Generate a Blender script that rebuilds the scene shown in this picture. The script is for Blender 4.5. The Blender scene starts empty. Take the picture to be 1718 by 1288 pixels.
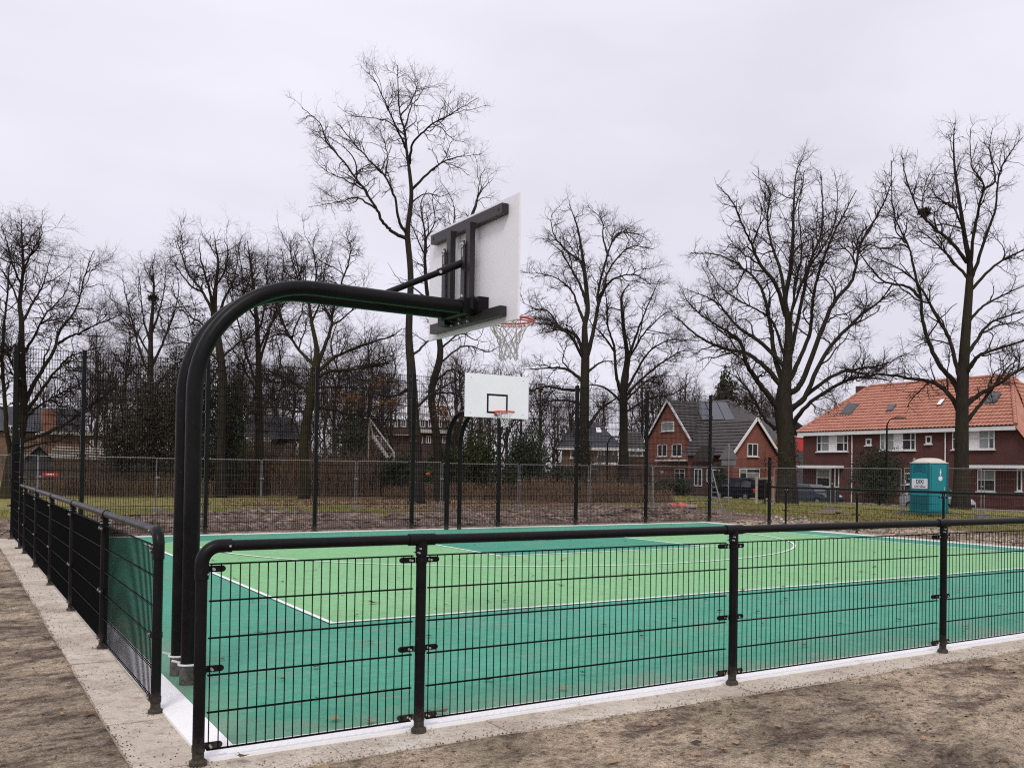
import bpy, math, random
import numpy as np
from mathutils import Matrix, Vector

# ------------------------------------------------------------------ camera, sky, sun, exposure
S = bpy.context.scene
COL = S.collection
F_PX, PX, PY = 1605.25, 987.5, 763.5            # focal length and principal point in photo pixels
IW, IH = 1718.0, 1288.0
CAM = np.array([-1.1328, -5.3822, 1.5966])
_yaw, _pit, _rol = 0.5896, 0.0149, 0.0137
_f = np.array([math.sin(_yaw)*math.cos(_pit), math.cos(_yaw)*math.cos(_pit), math.sin(_pit)])
_r = np.array([math.cos(_yaw), -math.sin(_yaw), 0.0])
_u = np.cross(_r, _f)
RIGHT = math.cos(_rol)*_r + math.sin(_rol)*_u
UP = -math.sin(_rol)*_r + math.cos(_rol)*_u
FWD = _f
cd = bpy.data.cameras.new('camera')
cam = bpy.data.objects.new('camera', cd)
COL.objects.link(cam)
cd.sensor_fit = 'HORIZONTAL'; cd.sensor_width = 36.0
cd.lens = F_PX/IW*36.0
cd.shift_x = -(PX-IW/2)/IW
cd.shift_y = (PY-IH/2)/IW
cd.clip_start = 0.05; cd.clip_end = 2000.0
M = Matrix.Identity(4)
for i in range(3):
    M[i][0] = RIGHT[i]; M[i][1] = UP[i]; M[i][2] = -FWD[i]; M[i][3] = CAM[i]
cam.matrix_world = M
S.camera = cam

SUN_EL, SUN_AZ = math.radians(48), math.radians(215)   # azimuth measured clockwise from +Y
world = bpy.data.worlds.new('World'); S.world = world; world.use_nodes = True
nt = world.node_tree; nt.nodes.clear()
wo = nt.nodes.new('ShaderNodeOutputWorld')
bg1 = nt.nodes.new('ShaderNodeBackground'); bg2 = nt.nodes.new('ShaderNodeBackground')
mixs = nt.nodes.new('ShaderNodeMixShader'); mixs.inputs[0].default_value = 0.93
sky = nt.nodes.new('ShaderNodeTexSky'); sky.sky_type = 'NISHITA'; sky.sun_disc = False
sky.sun_elevation = SUN_EL; sky.sun_rotation = SUN_AZ
bg1.inputs[1].default_value = 0.1
nt.links.new(sky.outputs[0], bg1.inputs[0])
tc = nt.nodes.new('ShaderNodeTexCoord')
sep = nt.nodes.new('ShaderNodeSeparateXYZ'); nt.links.new(tc.outputs['Generated'], sep.inputs[0])
mapn = nt.nodes.new('ShaderNodeMapping'); mapn.inputs['Scale'].default_value = (1.0, 1.0, 2.6)
nt.links.new(tc.outputs['Generated'], mapn.inputs[0])
nz = nt.nodes.new('ShaderNodeTexNoise'); nz.inputs['Scale'].default_value = 2.1; nz.inputs['Detail'].default_value = 4; nz.inputs['Roughness'].default_value = 0.5
nt.links.new(mapn.outputs[0], nz.inputs['Vector'])
grad = nt.nodes.new('ShaderNodeMapRange'); grad.inputs[1].default_value = 0.0; grad.inputs[2].default_value = 0.62
grad.inputs[3].default_value = 0.0; grad.inputs[4].default_value = 1.0
nt.links.new(sep.outputs[2], grad.inputs[0])
rampz = nt.nodes.new('ShaderNodeMix'); rampz.data_type = 'RGBA'
rampz.inputs[6].default_value = (0.685, 0.657, 0.75, 1); rampz.inputs[7].default_value = (0.84, 0.812, 0.90, 1)
nt.links.new(grad.outputs[0], rampz.inputs[0])
mr = nt.nodes.new('ShaderNodeMapRange'); mr.inputs[1].default_value = 0.3; mr.inputs[2].default_value = 0.7
mr.inputs[3].default_value = 0.87; mr.inputs[4].default_value = 1.08
nt.links.new(nz.outputs[0], mr.inputs[0])
mulc = nt.nodes.new('ShaderNodeVectorMath'); mulc.operation = 'SCALE'
nt.links.new(rampz.outputs[2], mulc.inputs[0]); nt.links.new(mr.outputs[0], mulc.inputs['Scale'])
nt.links.new(mulc.outputs[0], bg2.inputs[0]); bg2.inputs[1].default_value = 1.0
nt.links.new(bg1.outputs[0], mixs.inputs[1]); nt.links.new(bg2.outputs[0], mixs.inputs[2])
nt.links.new(mixs.outputs[0], wo.inputs[0])

ld = bpy.data.lights.new('sun', 'SUN'); ld.energy = 1.25; ld.angle = math.radians(14); ld.color = (1.0, 0.96, 0.9)
sun = bpy.data.objects.new('sun', ld); COL.objects.link(sun)
sdir = Vector((math.sin(SUN_AZ)*math.cos(SUN_EL), math.cos(SUN_AZ)*math.cos(SUN_EL), math.sin(SUN_EL)))
sun.rotation_euler = (-sdir).to_track_quat('-Z', 'Y').to_euler()
S.render.engine = 'CYCLES'; S.cycles.use_denoising = False; S.cycles.pixel_filter_type = 'BLACKMAN_HARRIS'; S.cycles.filter_width = 1.15
S.view_settings.view_transform = 'Standard'; S.view_settings.look = 'None'
S.view_settings.exposure = 0.27; S.view_settings.gamma = 1.0; S.view_settings.use_curve_mapping = False

# ------------------------------------------------------------------ layout helpers: photo pixel -> place in the world
def ray(x, y): return FWD + RIGHT*(x-PX)/F_PX - UP*(y-PY)/F_PX
def at(x, y, D): return CAM + ray(x, y)*D
def on_x(x, y, X):
    d = ray(x, y); return CAM + d*(X-CAM[0])/d[0]
def on_y(x, y, Y):
    d = ray(x, y); return CAM + d*(Y-CAM[1])/d[1]
def px_m(px, D): return px*D/F_PX

rng = np.random.default_rng(7)
random.seed(7)
_LAT = rng.random((64, 64))
def vnoise(x, y, sc):
    x = np.asarray(x, float)/sc; y = np.asarray(y, float)/sc
    xi = np.floor(x).astype(int); yi = np.floor(y).astype(int)
    fx = x-xi; fy = y-yi
    fx = fx*fx*(3-2*fx); fy = fy*fy*(3-2*fy)
    g = lambda a, b: _LAT[a & 63, b & 63]
    return (g(xi, yi)*(1-fx)+g(xi+1, yi)*fx)*(1-fy)+(g(xi, yi+1)*(1-fx)+g(xi+1, yi+1)*fx)*fy - 0.5
def sstep(a, b, v):
    t = np.clip((np.asarray(v, float)-a)/(b-a), 0, 1); return t*t*(3-2*t)
def gz(x, y):
    """height of the ground"""
    x = np.asarray(x, float); y = np.asarray(y, float)
    out = np.maximum.reduce([-0.3-x, x-19.35, -0.3-y, y-18.1])       # distance outside the court slab
    rough = 0.07*vnoise(x, y, 1.1)+0.05*vnoise(x+9, y+4, 0.42)+0.038*vnoise(x, y+7, 0.19)+0.02*vnoise(x+3, y+1, 0.1)
    lip = 0.012+0.020*vnoise(x+2, y+5, 0.33)
    z = np.where(out < -0.045, -0.07, -0.02+rough*sstep(0.0, 0.8, out)*0.75+lip*(1-sstep(0.0, 0.15, out)))
    # heap of dug soil behind the far fence
    m = sstep(18.3, 20.3, y)*(1-sstep(22.5, 25.0, y))*sstep(-3, 1, x)*(1-sstep(20, 24, x))
    z = z+m*(0.17+0.34*vnoise(x+3, y, 2.3)+0.22*vnoise(x, y+30, 0.8)+0.1*vnoise(x, y, 0.3))
    # the land falls gently to the street
    z = z-0.72*sstep(36, 50, x)*sstep(5, 20, y)
    z = np.where(np.hypot(x-12, y-10) > 130, z-0.0, z)
    return z
def gz1(x, y): return float(gz(np.array([x]), np.array([y]))[0])
def foot(x, y, D):
    """ground point in image column x (measured at row y) at depth D"""
    p = at(x, y, D); return np.array([p[0], p[1], gz1(p[0], p[1])])

# ------------------------------------------------------------------ materials
def new_mat(name):
    m = bpy.data.materials.new(name); m.use_nodes = True
    b = m.node_tree.nodes['Principled BSDF']
    return m, m.node_tree, b
def N(t, kind, **kw):
    n = t.nodes.new(kind)
    for k, v in kw.items():
        if k in n.inputs.keys(): n.inputs[k].default_value = v
        else: setattr(n, k, v)
    return n
def col4(c): return (c[0], c[1], c[2], 1)
def ramp(t, src, stops):
    r = t.nodes.new('ShaderNodeValToRGB')
    while len(r.color_ramp.elements) < len(stops): r.color_ramp.elements.new(0.5)
    for e, (p, c) in zip(r.color_ramp.elements, stops):
        e.position = p; e.color = col4(c)
    t.links.new(src, r.inputs[0]); return r.outputs[0]
def mixc(t, fac, a, b, mode='MIX'):
    m = t.nodes.new('ShaderNodeMix'); m.data_type = 'RGBA'; m.blend_type = mode
    if hasattr(fac, 'links') or hasattr(fac, 'is_linked'): t.links.new(fac, m.inputs[0])
    else: m.inputs[0].default_value = fac
    for s, v in ((6, a), (7, b)):
        if isinstance(v, (tuple, list)): m.inputs[s].default_value = col4(v)
        else: t.links.new(v, m.inputs[s])
    return m.outputs[2]
def coords(t, which='Object', scale=(1, 1, 1)):
    c = t.nodes.new('ShaderNodeTexCoord'); mp = t.nodes.new('ShaderNodeMapping')
    mp.inputs['Scale'].default_value = scale
    t.links.new(c.outputs[which], mp.inputs[0]); return mp.outputs[0]
def worldpos(t, scale=(1, 1, 1)):
    g = t.nodes.new('ShaderNodeNewGeometry'); mp = t.nodes.new('ShaderNodeMapping')
    mp.inputs['Scale'].default_value = scale
    t.links.new(g.outputs['Position'], mp.inputs[0]); return mp.outputs[0]
def noise(t, vec, scale, detail=5, rough=0.6):
    n = t.nodes.new('ShaderNodeTexNoise'); n.inputs['Scale'].default_value = scale
    n.inputs['Detail'].default_value = detail; n.inputs['Roughness'].default_value = rough
    t.links.new(vec, n.inputs['Vector']); return n.outputs[0]
def bump(t, b, h, strength=0.3, dist=0.02):
    n = t.nodes.new('ShaderNodeBump'); n.inputs['Strength'].default_value = strength; n.inputs['Distance'].default_value = dist
    t.links.new(h, n.inputs['Height']); t.links.new(n.outputs[0], b.inputs['Normal'])
def simple(name, c, rough=0.6, metal=0.0, c2=None, nscale=6.0, spec=0.5, bumpy=0.0, bscale=40, pos='Object'):
    m, t, b = new_mat(name)
    b.inputs['Roughness'].default_value = rough; b.inputs['Metallic'].default_value = metal
    b.inputs['Specular IOR Level'].default_value = spec
    v = coords(t, pos)
    if c2 is None: c2 = tuple(x*0.82 for x in c)
    n = noise(t, v, nscale)
    t.links.new(ramp(t, n, [(0.3, c), (0.7, c2)]), b.inputs['Base Color'])
    if bumpy: bump(t, b, noise(t, v, bscale, 6), bumpy, 0.01)
    return m

MAT = {}
MAT['black'] = simple('black_coat', (0.0045, 0.0045, 0.005), 0.30, c2=(0.007, 0.0065, 0.007), nscale=3, spec=0.32)
def dirty_black():
    m, t, b = new_mat('black_powder_coat')
    p = worldpos(t)
    n = noise(t, p, 38, 6, 0.75); n2 = noise(t, p, 5, 5, 0.65); n3 = noise(t, worldpos(t, (1, 1, 0.25)), 60, 4, 0.7)
    k = ramp(t, n2, [(0.35, (0.0045, 0.0045, 0.005)), (0.7, (0.0085, 0.008, 0.008))])
    k = mixc(t, ramp(t, n, [(0.60, (0, 0, 0)), (0.72, (0.55, 0.55, 0.55))]), k, (0.045, 0.04, 0.035))
    k = mixc(t, ramp(t, n3, [(0.60, (0, 0, 0)), (0.75, (0.4, 0.4, 0.4))]), k, (0.03, 0.028, 0.027))
    # splashed mud and dust near the ground
    g = t.nodes.new('ShaderNodeNewGeometry'); sp = t.nodes.new('ShaderNodeSeparateXYZ'); t.links.new(g.outputs['Position'], sp.inputs[0])
    mz = N(t, 'ShaderNodeMapRange'); mz.inputs[1].default_value = 0.28; mz.inputs[2].default_value = 0.0; t.links.new(sp.outputs[2], mz.inputs[0])
    mm = N(t, 'ShaderNodeMath', operation='MULTIPLY'); t.links.new(mz.outputs[0], mm.inputs[0]); t.links.new(n, mm.inputs[1])
    ms = N(t, 'ShaderNodeMapRange'); ms.inputs[1].default_value = 0.2; ms.inputs[2].default_value = 0.55; ms.inputs[4].default_value = 0.6; t.links.new(mm.outputs[0], ms.inputs[0])
    k = mixc(t, ms.outputs[0], k, (0.11, 0.09, 0.07))
    t.links.new(k, b.inputs['Base Color'])
    t.links.new(ramp(t, n2, [(0.3, (0.32, 0.32, 0.32)), (0.7, (0.46, 0.46, 0.46))]), b.inputs['Roughness'])
    b.inputs['Specular IOR Level'].default_value = 0.14
    bump(t, b, n2, 0.05, 0.004)
    return m
MAT['black'] = dirty_black()
MAT['blackdull'] = simple('black_wire_coat', (0.004, 0.004, 0.004), 0.5, spec=0.06)
MAT['frame_grey'] = simple('dark_steel_frame', (0.018, 0.016, 0.017), 0.42, c2=(0.024, 0.021, 0.022), spec=0.35)
MAT['bolt'] = simple('zinc_bolt', (0.55, 0.55, 0.55), 0.3, 0.7)
MAT['board'] = simple('white_laminate', (0.87, 0.84, 0.88), 0.38, c2=(0.82, 0.79, 0.835), nscale=1.6)
MAT['boardback'] = simple('board_back', (0.83, 0.82, 0.85), 0.5, c2=(0.77, 0.765, 0.795), nscale=1.3)
MAT['red'] = simple('orange_red_paint', (0.62, 0.055, 0.02), 0.4)
MAT['net'] = simple('white_net_cord', (0.72, 0.70, 0.68), 0.8)
MAT['sleeve'] = simple('dirty_foot_sleeve', (0.025, 0.024, 0.024), 0.75, c2=(0.13, 0.12, 0.11), nscale=22)
MAT['galv'] = simple('galvanised_steel', (0.26, 0.265, 0.27), 0.55, 0.3, c2=(0.17, 0.175, 0.18))
MAT['galvdull'] = simple('galvanised_wire', (0.16, 0.16, 0.165), 0.6, 0.3)
MAT['concrete_block'] = simple('concrete_foot', (0.2, 0.19, 0.18), 0.9, bumpy=0.3)

def soil_material():
    m, t, b = new_mat('sandy_soil')
    p = worldpos(t)
    pw = worldpos(t, (1, 1.0, 1))
    n1 = noise(t, p, 0.55, 7, 0.62); n2 = noise(t, pw, 2.4, 8, 0.68); n3 = noise(t, p, 14, 8, 0.72); n4 = noise(t, p, 60, 6, 0.8)
    base = ramp(t, n1, [(0.38, (0.55, 0.53, 0.51)), (0.48, (0.95, 0.935, 0.915)), (0.58, (1.22, 1.2, 1.16))])
    n5 = noise(t, worldpos(t, (1.0, 1.7, 1)), 1.25, 9, 0.74)
    mid = ramp(t, n5, [(0.37, (0.15, 0.113, 0.09)), (0.44, (0.29, 0.228, 0.178)), (0.50, (0.48, 0.39, 0.295)), (0.59, (0.60, 0.495, 0.375)), (0.74, (0.5, 0.41, 0.295))])
    c = mixc(t, 0.85, mid, base, 'MULTIPLY')
    fine = ramp(t, n3, [(0.37, (0.27, 0.25, 0.24)), (0.46, (0.85, 0.84, 0.83)), (0.53, (1.08, 1.07, 1.05)), (0.62, (1.35, 1.32, 1.26))])
    c = mixc(t, 0.8, c, fine, 'MULTIPLY')
    fine2 = ramp(t, n4, [(0.40, (0.30, 0.28, 0.27)), (0.475, (0.92, 0.92, 0.92)), (0.53, (1.1, 1.1, 1.1)), (0.60, (1.5, 1.48, 1.42))])
    c = mixc(t, 0.7, c, fine2, 'MULTIPLY')
    # greener, mossier film on parts of the sand
    ng = noise(t, p, 0.9, 5, 0.6)
    gm = ramp(t, ng, [(0.52, (0, 0, 0)), (0.7, (0.35, 0.35, 0.35))])
    c = mixc(t, gm, c, (0.14, 0.13, 0.065))
    # moist dug earth beyond the far fence is browner and darker
    g = t.nodes.new('ShaderNodeNewGeometry'); sp = t.nodes.new('ShaderNodeSeparateXYZ'); t.links.new(g.outputs['Position'], sp.inputs[0])
    md = N(t, 'ShaderNodeMapRange'); md.inputs[1].default_value = 17.8; md.inputs[2].default_value = 18.4
    t.links.new(sp.outputs[1], md.inputs[0])
    earth = ramp(t, n2, [(0.36, (0.05, 0.035, 0.028)), (0.45, (0.15, 0.107, 0.085)), (0.52, (0.31, 0.232, 0.188)), (0.62, (0.41, 0.315, 0.255))])
    earth = mixc(t, 0.8, earth, fine, 'MULTIPLY')
    c = mixc(t, md.outputs[0], c, earth)
    # land beyond the building site is rough grass and leaf mould
    mg = N(t, 'ShaderNodeMapRange'); mg.inputs[1].default_value = 25.2; mg.inputs[2].default_value = 26.6
    t.links.new(sp.outputs[1], mg.inputs[0])
    mx = N(t, 'ShaderNodeMapRange'); mx.inputs[1].default_value = 23.0; mx.inputs[2].default_value = 25.0
    t.links.new(sp.outputs[0], mx.inputs[0])
    mm = N(t, 'ShaderNodeMath', operation='MAXIMUM'); t.links.new(mg.outputs[0], mm.inputs[0]); t.links.new(mx.outputs[0], mm.inputs[1])
    # ragged edge to that grass
    rg = N(t, 'ShaderNodeMath', operation='ADD'); t.links.new(mm.outputs[0], rg.inputs[0]); t.links.new(n2, rg.inputs[1])
    rgs = N(t, 'ShaderNodeMapRange'); rgs.inputs[1].default_value = 0.85; rgs.inputs[2].default_value = 1.15
    t.links.new(rg.outputs[0], rgs.inputs[0])
    grass = ramp(t, n2, [(0.36, (0.12, 0.085, 0.05)), (0.46, (0.21, 0.185, 0.06)), (0.54, (0.29, 0.27, 0.08)), (0.68, (0.36, 0.26, 0.115))])
    mould = ramp(t, n2, [(0.34, (0.055, 0.036, 0.026)), (0.47, (0.12, 0.078, 0.048)), (0.56, (0.19, 0.125, 0.07)), (0.7, (0.25, 0.16, 0.09))])
    lx = N(t, 'ShaderNodeMapRange'); lx.inputs[1].default_value = 9.0; lx.inputs[2].default_value = 15.0; t.links.new(sp.outputs[0], lx.inputs[0])
    ly = N(t, 'ShaderNodeMapRange'); ly.inputs[1].default_value = 30.0; ly.inputs[2].default_value = 26.0; ly.inputs[3].default_value = 1.0; ly.inputs[4].default_value = 0.0
    rx = N(t, 'ShaderNodeMapRange'); rx.inputs[1].default_value = 30.0; rx.inputs[2].default_value = 24.0; t.links.new(sp.outputs[0], rx.inputs[0])
    lm = N(t, 'ShaderNodeMath', operation='MULTIPLY'); t.links.new(lx.outputs[0], lm.inputs[0]); t.links.new(rx.outputs[0], lm.inputs[1])
    grass = mixc(t, lm.outputs[0], grass, mould)
    grass = mixc(t, 0.7, grass, fine, 'MULTIPLY')
    c = mixc(t, rgs.outputs[0], c, grass)
    t.links.new(c, b.inputs['Base Color'])
    b.inputs['Roughness'].default_value = 0.92; b.inputs['Specular IOR Level'].default_value = 0.2
    h = N(t, 'ShaderNodeMath', operation='ADD'); t.links.new(n3, h.inputs[0])
    h2 = N(t, 'ShaderNodeMath', operation='MULTIPLY'); h2.inputs[1].default_value = 0.5; t.links.new(n4, h2.inputs[0]); t.links.new(h2.outputs[0], h.inputs[1])
    bump(t, b, h.outputs[0], 1.0, 0.06)
    return m
MAT['soil'] = soil_material()

def court_material(name, c, c2):
    m, t, b = new_mat(name)
    p = worldpos(t)
    n1 = noise(t, p, 0.45, 6, 0.6); n2 = noise(t, worldpos(t, (1.0, 3.0, 1)), 3.0, 7, 0.7); n3 = noise(t, p, 160, 3, 0.7); n4 = noise(t, p, 1.6, 8, 0.7)
    k = ramp(t, n1, [(0.3, c), (0.7, c2)])
    dusty = tuple(min(1, x*0.8+0.10) for x in c)
    k = mixc(t, ramp(t, n2, [(0.49, (0, 0, 0)), (0.66, (0.55, 0.55, 0.55))]), k, dusty)
    n6 = noise(t, worldpos(t, (1.0, 1.0, 1)), 9.0, 7, 0.75)
    k = mixc(t, 0.75, k, ramp(t, n6, [(0.32, (0.72, 0.76, 0.78)), (0.5, (1, 1, 1)), (0.68, (1.25, 1.18, 1.15))]), 'MULTIPLY')
    k = mixc(t, ramp(t, n4, [(0.53, (0, 0, 0)), (0.7, (0.4, 0.4, 0.4))]), k, (0.25, 0.22, 0.17))
    # trodden sand near the outer edges
    g = t.nodes.new('ShaderNodeNewGeometry'); sp = t.nodes.new('ShaderNodeSeparateXYZ'); t.links.new(g.outputs['Position'], sp.inputs[0])
    mnode = N(t, 'ShaderNodeMath', operation='MINIMUM'); t.links.new(sp.outputs[0], mnode.inputs[0]); t.links.new(sp.outputs[1], mnode.inputs[1])
    ed = N(t, 'ShaderNodeMapRange'); ed.inputs[1].default_value = 1.3; ed.inputs[2].default_value = 0.2; t.links.new(mnode.outputs[0], ed.inputs[0])
    em = N(t, 'ShaderNodeMath', operation='MULTIPLY'); t.links.new(ed.outputs[0], em.inputs[0]); t.links.new(n4, em.inputs[1])
    es = N(t, 'ShaderNodeMapRange'); es.inputs[1].default_value = 0.28; es.inputs[2].default_value = 0.62; es.inputs[4].default_value = 0.55; t.links.new(em.outputs[0], es.inputs[0])
    k = mixc(t, es.outputs[0], k, (0.30, 0.265, 0.19))
    k = mixc(t, 0.55, k, ramp(t, n3, [(0.3, (0.6, 0.6, 0.6)), (0.5, (1, 1, 1)), (0.7, (1.35, 1.35, 1.35))]), 'MULTIPLY')
    t.links.new(k, b.inputs['Base Color'])
    b.inputs['Roughness'].default_value = 0.6; b.inputs['Specular IOR Level'].default_value = 0.28
    bump(t, b, n3, 0.25, 0.004)
    return m
MAT['court'] = court_material('court_teal', (0.042, 0.28, 0.168), (0.064, 0.33, 0.22))
MAT['zone'] = court_material('court_light_green', (0.185, 0.45, 0.185), (0.215, 0.475, 0.215))
MAT['key'] = court_material('court_key_green', (0.028, 0.26, 0.16), (0.036, 0.28, 0.175))

def tape_material(name, dirt):
    m, t, b = new_mat(name)
    p = worldpos(t)
    n = noise(t, p, 3.5, 8, 0.7); n2 = noise(t, p, 60, 4, 0.6)
    k = ramp(t, n, [(0.35, (0.9, 0.9, 0.9)), (0.60, (0.86, 0.85, 0.84)), (0.60+dirt, (0.5, 0.45, 0.39))])
    k = mixc(t, 0.3, k, ramp(t, n2, [(0.3, (0.85, 0.85, 0.85)), (0.55, (1, 1, 1))]), 'MULTIPLY')
    t.links.new(k, b.inputs['Base Color']); b.inputs['Roughness'].default_value = 0.6
    return m
MAT['line'] = tape_material('line_paint', 0.25)
MAT['edgeline'] = tape_material('edge_paint', 0.11)

def slab_material():
    m, t, b = new_mat('pale_concrete')
    p = worldpos(t)
    n = noise(t, p, 1.3, 7, 0.62); n2 = noise(t, p, 9, 7, 0.72); n3 = noise(t, p, 90, 4, 0.7)
    k = ramp(t, n, [(0.3, (0.36, 0.30, 0.235)), (0.45, (0.52, 0.455, 0.37)), (0.6, (0.60, 0.54, 0.455)), (0.75, (0.66, 0.63, 0.57))])
    k = mixc(t, ramp(t, n2, [(0.50, (0, 0, 0)), (0.72, (0.75, 0.75, 0.75))]), k, (0.2, 0.155, 0.11))
    k = mixc(t, 0.6, k, ramp(t, n3, [(0.3, (0.65, 0.63, 0.6)), (0.6, (1.1, 1.1, 1.1))]), 'MULTIPLY')
    vo = t.nodes.new('ShaderNodeTexVoronoi'); vo.feature = 'DISTANCE_TO_EDGE'; vo.inputs['Scale'].default_value = 24; t.links.new(p, vo.inputs['Vector'])
    vw = ramp(t, vo.outputs[0], [(0.0, (0.66, 0.64, 0.61)), (0.12, (1, 1, 1))])
    vm = ramp(t, noise(t, p, 1.7, 3), [(0.42, (0.1, 0.1, 0.1)), (0.6, (0.85, 0.85, 0.85))])
    k = mixc(t, vm, k, mixc(t, 1.0, k, vw, 'MULTIPLY'))
    oi = t.nodes.new('ShaderNodeObjectInfo')
    k = mixc(t, 0.25, k, ramp(t, oi.outputs['Random'], [(0, (0.8, 0.78, 0.75)), (1, (1.1, 1.1, 1.1))]), 'MULTIPLY')
    t.links.new(k, b.inputs['Base Color']); b.inputs['Roughness'].default_value = 0.85
    ah = N(t, 'ShaderNodeMath', operation='ADD'); t.links.new(n2, ah.inputs[0]); t.links.new(vo.outputs[0], ah.inputs[1])
    bump(t, b, ah.outputs[0], 0.5, 0.015)
    return m
MAT['slab'] = slab_material()

def bark_material(name, c, c2, moss):
    m, t, b = new_mat(name)
    v = worldpos(t, (3, 3, 0.7))
    n = noise(t, v, 3.0, 8, 0.7); n2 = noise(t, worldpos(t), 0.5, 4)
    k = ramp(t, n, [(0.3, c), (0.7, c2)])
    k = mixc(t, ramp(t, n2, [(0.45, (0, 0, 0)), (0.7, (0.6, 0.6, 0.6))]), k, moss)
    t.links.new(k, b.inputs['Base Color']); b.inputs['Roughness'].default_value = 0.95; b.inputs['Specular IOR Level'].default_value = 0.1
    bump(t, b, n, 0.8, 0.05)
    return m
MAT['bark'] = bark_material('grey_brown_bark', (0.016, 0.013, 0.011), (0.045, 0.037, 0.03), (0.04, 0.036, 0.018))
MAT['bark2'] = bark_material('mossy_bark', (0.016, 0.0135, 0.009), (0.045, 0.038, 0.025), (0.044, 0.04, 0.015))
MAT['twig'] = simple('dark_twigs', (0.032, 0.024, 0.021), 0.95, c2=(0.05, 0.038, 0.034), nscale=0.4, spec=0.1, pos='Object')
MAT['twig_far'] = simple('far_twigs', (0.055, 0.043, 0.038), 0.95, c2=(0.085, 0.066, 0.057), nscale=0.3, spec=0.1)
MAT['needle'] = simple('dark_evergreen_leaves', (0.022, 0.029, 0.017), 0.7, c2=(0.05, 0.06, 0.03), nscale=1.5, spec=0.3)
MAT['ivy'] = simple('ivy_leaves', (0.028, 0.027, 0.018), 0.7, c2=(0.062, 0.054, 0.032), nscale=1.8, spec=0.3)
MAT['olive'] = simple('olive_green_leaves', (0.06, 0.065, 0.016), 0.7, c2=(0.09, 0.09, 0.022), nscale=1.4, spec=0.3)
MAT['green'] = simple('mid_green_leaves', (0.035, 0.045, 0.014), 0.7, c2=(0.065, 0.07, 0.02), nscale=1.2, spec=0.3)
MAT['bronze'] = simple('withered_brown_leaves', (0.20, 0.105, 0.052), 0.85, c2=(0.12, 0.07, 0.038), nscale=1.7, spec=0.15)
MAT['reddish'] = simple('brown_hedge_stems', (0.165, 0.115, 0.082), 0.95, c2=(0.26, 0.185, 0.13), nscale=1.0, spec=0.1)
MAT['leafbrown'] = simple('fallen_leaf_brown', (0.17, 0.085, 0.035), 0.8, c2=(0.09, 0.05, 0.028), nscale=5)
MAT['leaftan'] = simple('fallen_leaf_tan', (0.38, 0.25, 0.13), 0.8, c2=(0.26, 0.16, 0.08), nscale=5)
MAT['leafdark'] = simple('fallen_leaf_dark', (0.045, 0.04, 0.03), 0.85, nscale=5)
MAT['grass'] = simple('grass_blades', (0.18, 0.20, 0.05), 0.8, c2=(0.27, 0.24, 0.075), nscale=0.8, spec=0.2)
MAT['clod'] = simple('soil_clods', (0.085, 0.062, 0.052), 0.95, c2=(0.24, 0.185, 0.155), nscale=2.0, spec=0.1, bumpy=0.5)
MAT['pebble'] = simple('pale_pebbles', (0.4, 0.36, 0.31), 0.9, c2=(0.2, 0.17, 0.14), nscale=3)
MAT['asphalt'] = simple('street_asphalt', (0.07, 0.07, 0.07), 0.85, c2=(0.1, 0.095, 0.09), nscale=1.5, bumpy=0.3)
MAT['paving'] = simple('grey_paving', (0.24, 0.225, 0.2), 0.85, c2=(0.3, 0.28, 0.25), nscale=1.0)
MAT['kerb'] = simple('kerb_concrete', (0.33, 0.32, 0.3), 0.85)
MAT['wood'] = simple('weathered_wood', (0.19, 0.14, 0.1), 0.85, c2=(0.28, 0.22, 0.16), nscale=4)
MAT['palewood'] = simple('pale_timber', (0.42, 0.36, 0.28), 0.85)
MAT['darkwood'] = simple('dark_boards', (0.03, 0.03, 0.032), 0.8, c2=(0.045, 0.043, 0.043))
MAT['whitepaint'] = simple('white_paint', (0.78, 0.77, 0.75), 0.55, c2=(0.68, 0.67, 0.65), nscale=2)
MAT['cream'] = simple('off_white_render', (0.52, 0.5, 0.47), 0.8)
MAT['lead'] = simple('dark_flashing', (0.07, 0.07, 0.075), 0.6)
MAT['redplastic'] = simple('red_plastic_sheet', (0.52, 0.035, 0.03), 0.4, c2=(0.62, 0.18, 0.15), nscale=9)
MAT['redpaint'] = simple('red_board', (0.55, 0.03, 0.03), 0.5)
MAT['orange'] = simple('orange_cloth', (0.6, 0.14, 0.03), 0.7)
MAT['rubber'] = simple('tyre_rubber', (0.013, 0.013, 0.013), 0.8)
MAT['rim'] = simple('wheel_alloy', (0.45, 0.45, 0.46), 0.35, 0.7)
MAT['lamp_glass'] = simple('headlamp_glass', (0.6, 0.6, 0.6), 0.15)
MAT['teal'] = simple('teal_plastic', (0.0, 0.215, 0.25), 0.42, c2=(0.0, 0.185, 0.22), nscale=1.2)
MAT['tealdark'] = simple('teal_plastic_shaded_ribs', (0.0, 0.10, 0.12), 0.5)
MAT['roofplastic'] = simple('translucent_white_roof', (0.62, 0.56, 0.49), 0.5)
MAT['ink'] = simple('sign_ink', (0.03, 0.035, 0.07), 0.6)
MAT['sign'] = simple('sign_white', (0.74, 0.75, 0.80), 0.5, c2=(0.7, 0.71, 0.76))
MAT['signback'] = simple('aluminium_sign_back', (0.12, 0.12, 0.125), 0.6, 0.2)
def glass_mat(name, c, rough=0.08):
    m, t, b = new_mat(name)
    v = coords(t, 'Object')
    t.links.new(ramp(t, noise(t, v, 1.3, 3), [(0.35, c), (0.65, tuple(x*2.2+0.008 for x in c))]), b.inputs['Base Color'])
    b.inputs['Roughness'].default_value = rough; b.inputs['Specular IOR Level'].default_value = 0.6
    return m
MAT['glass'] = glass_mat('window_glass', (0.018, 0.02, 0.022))
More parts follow.
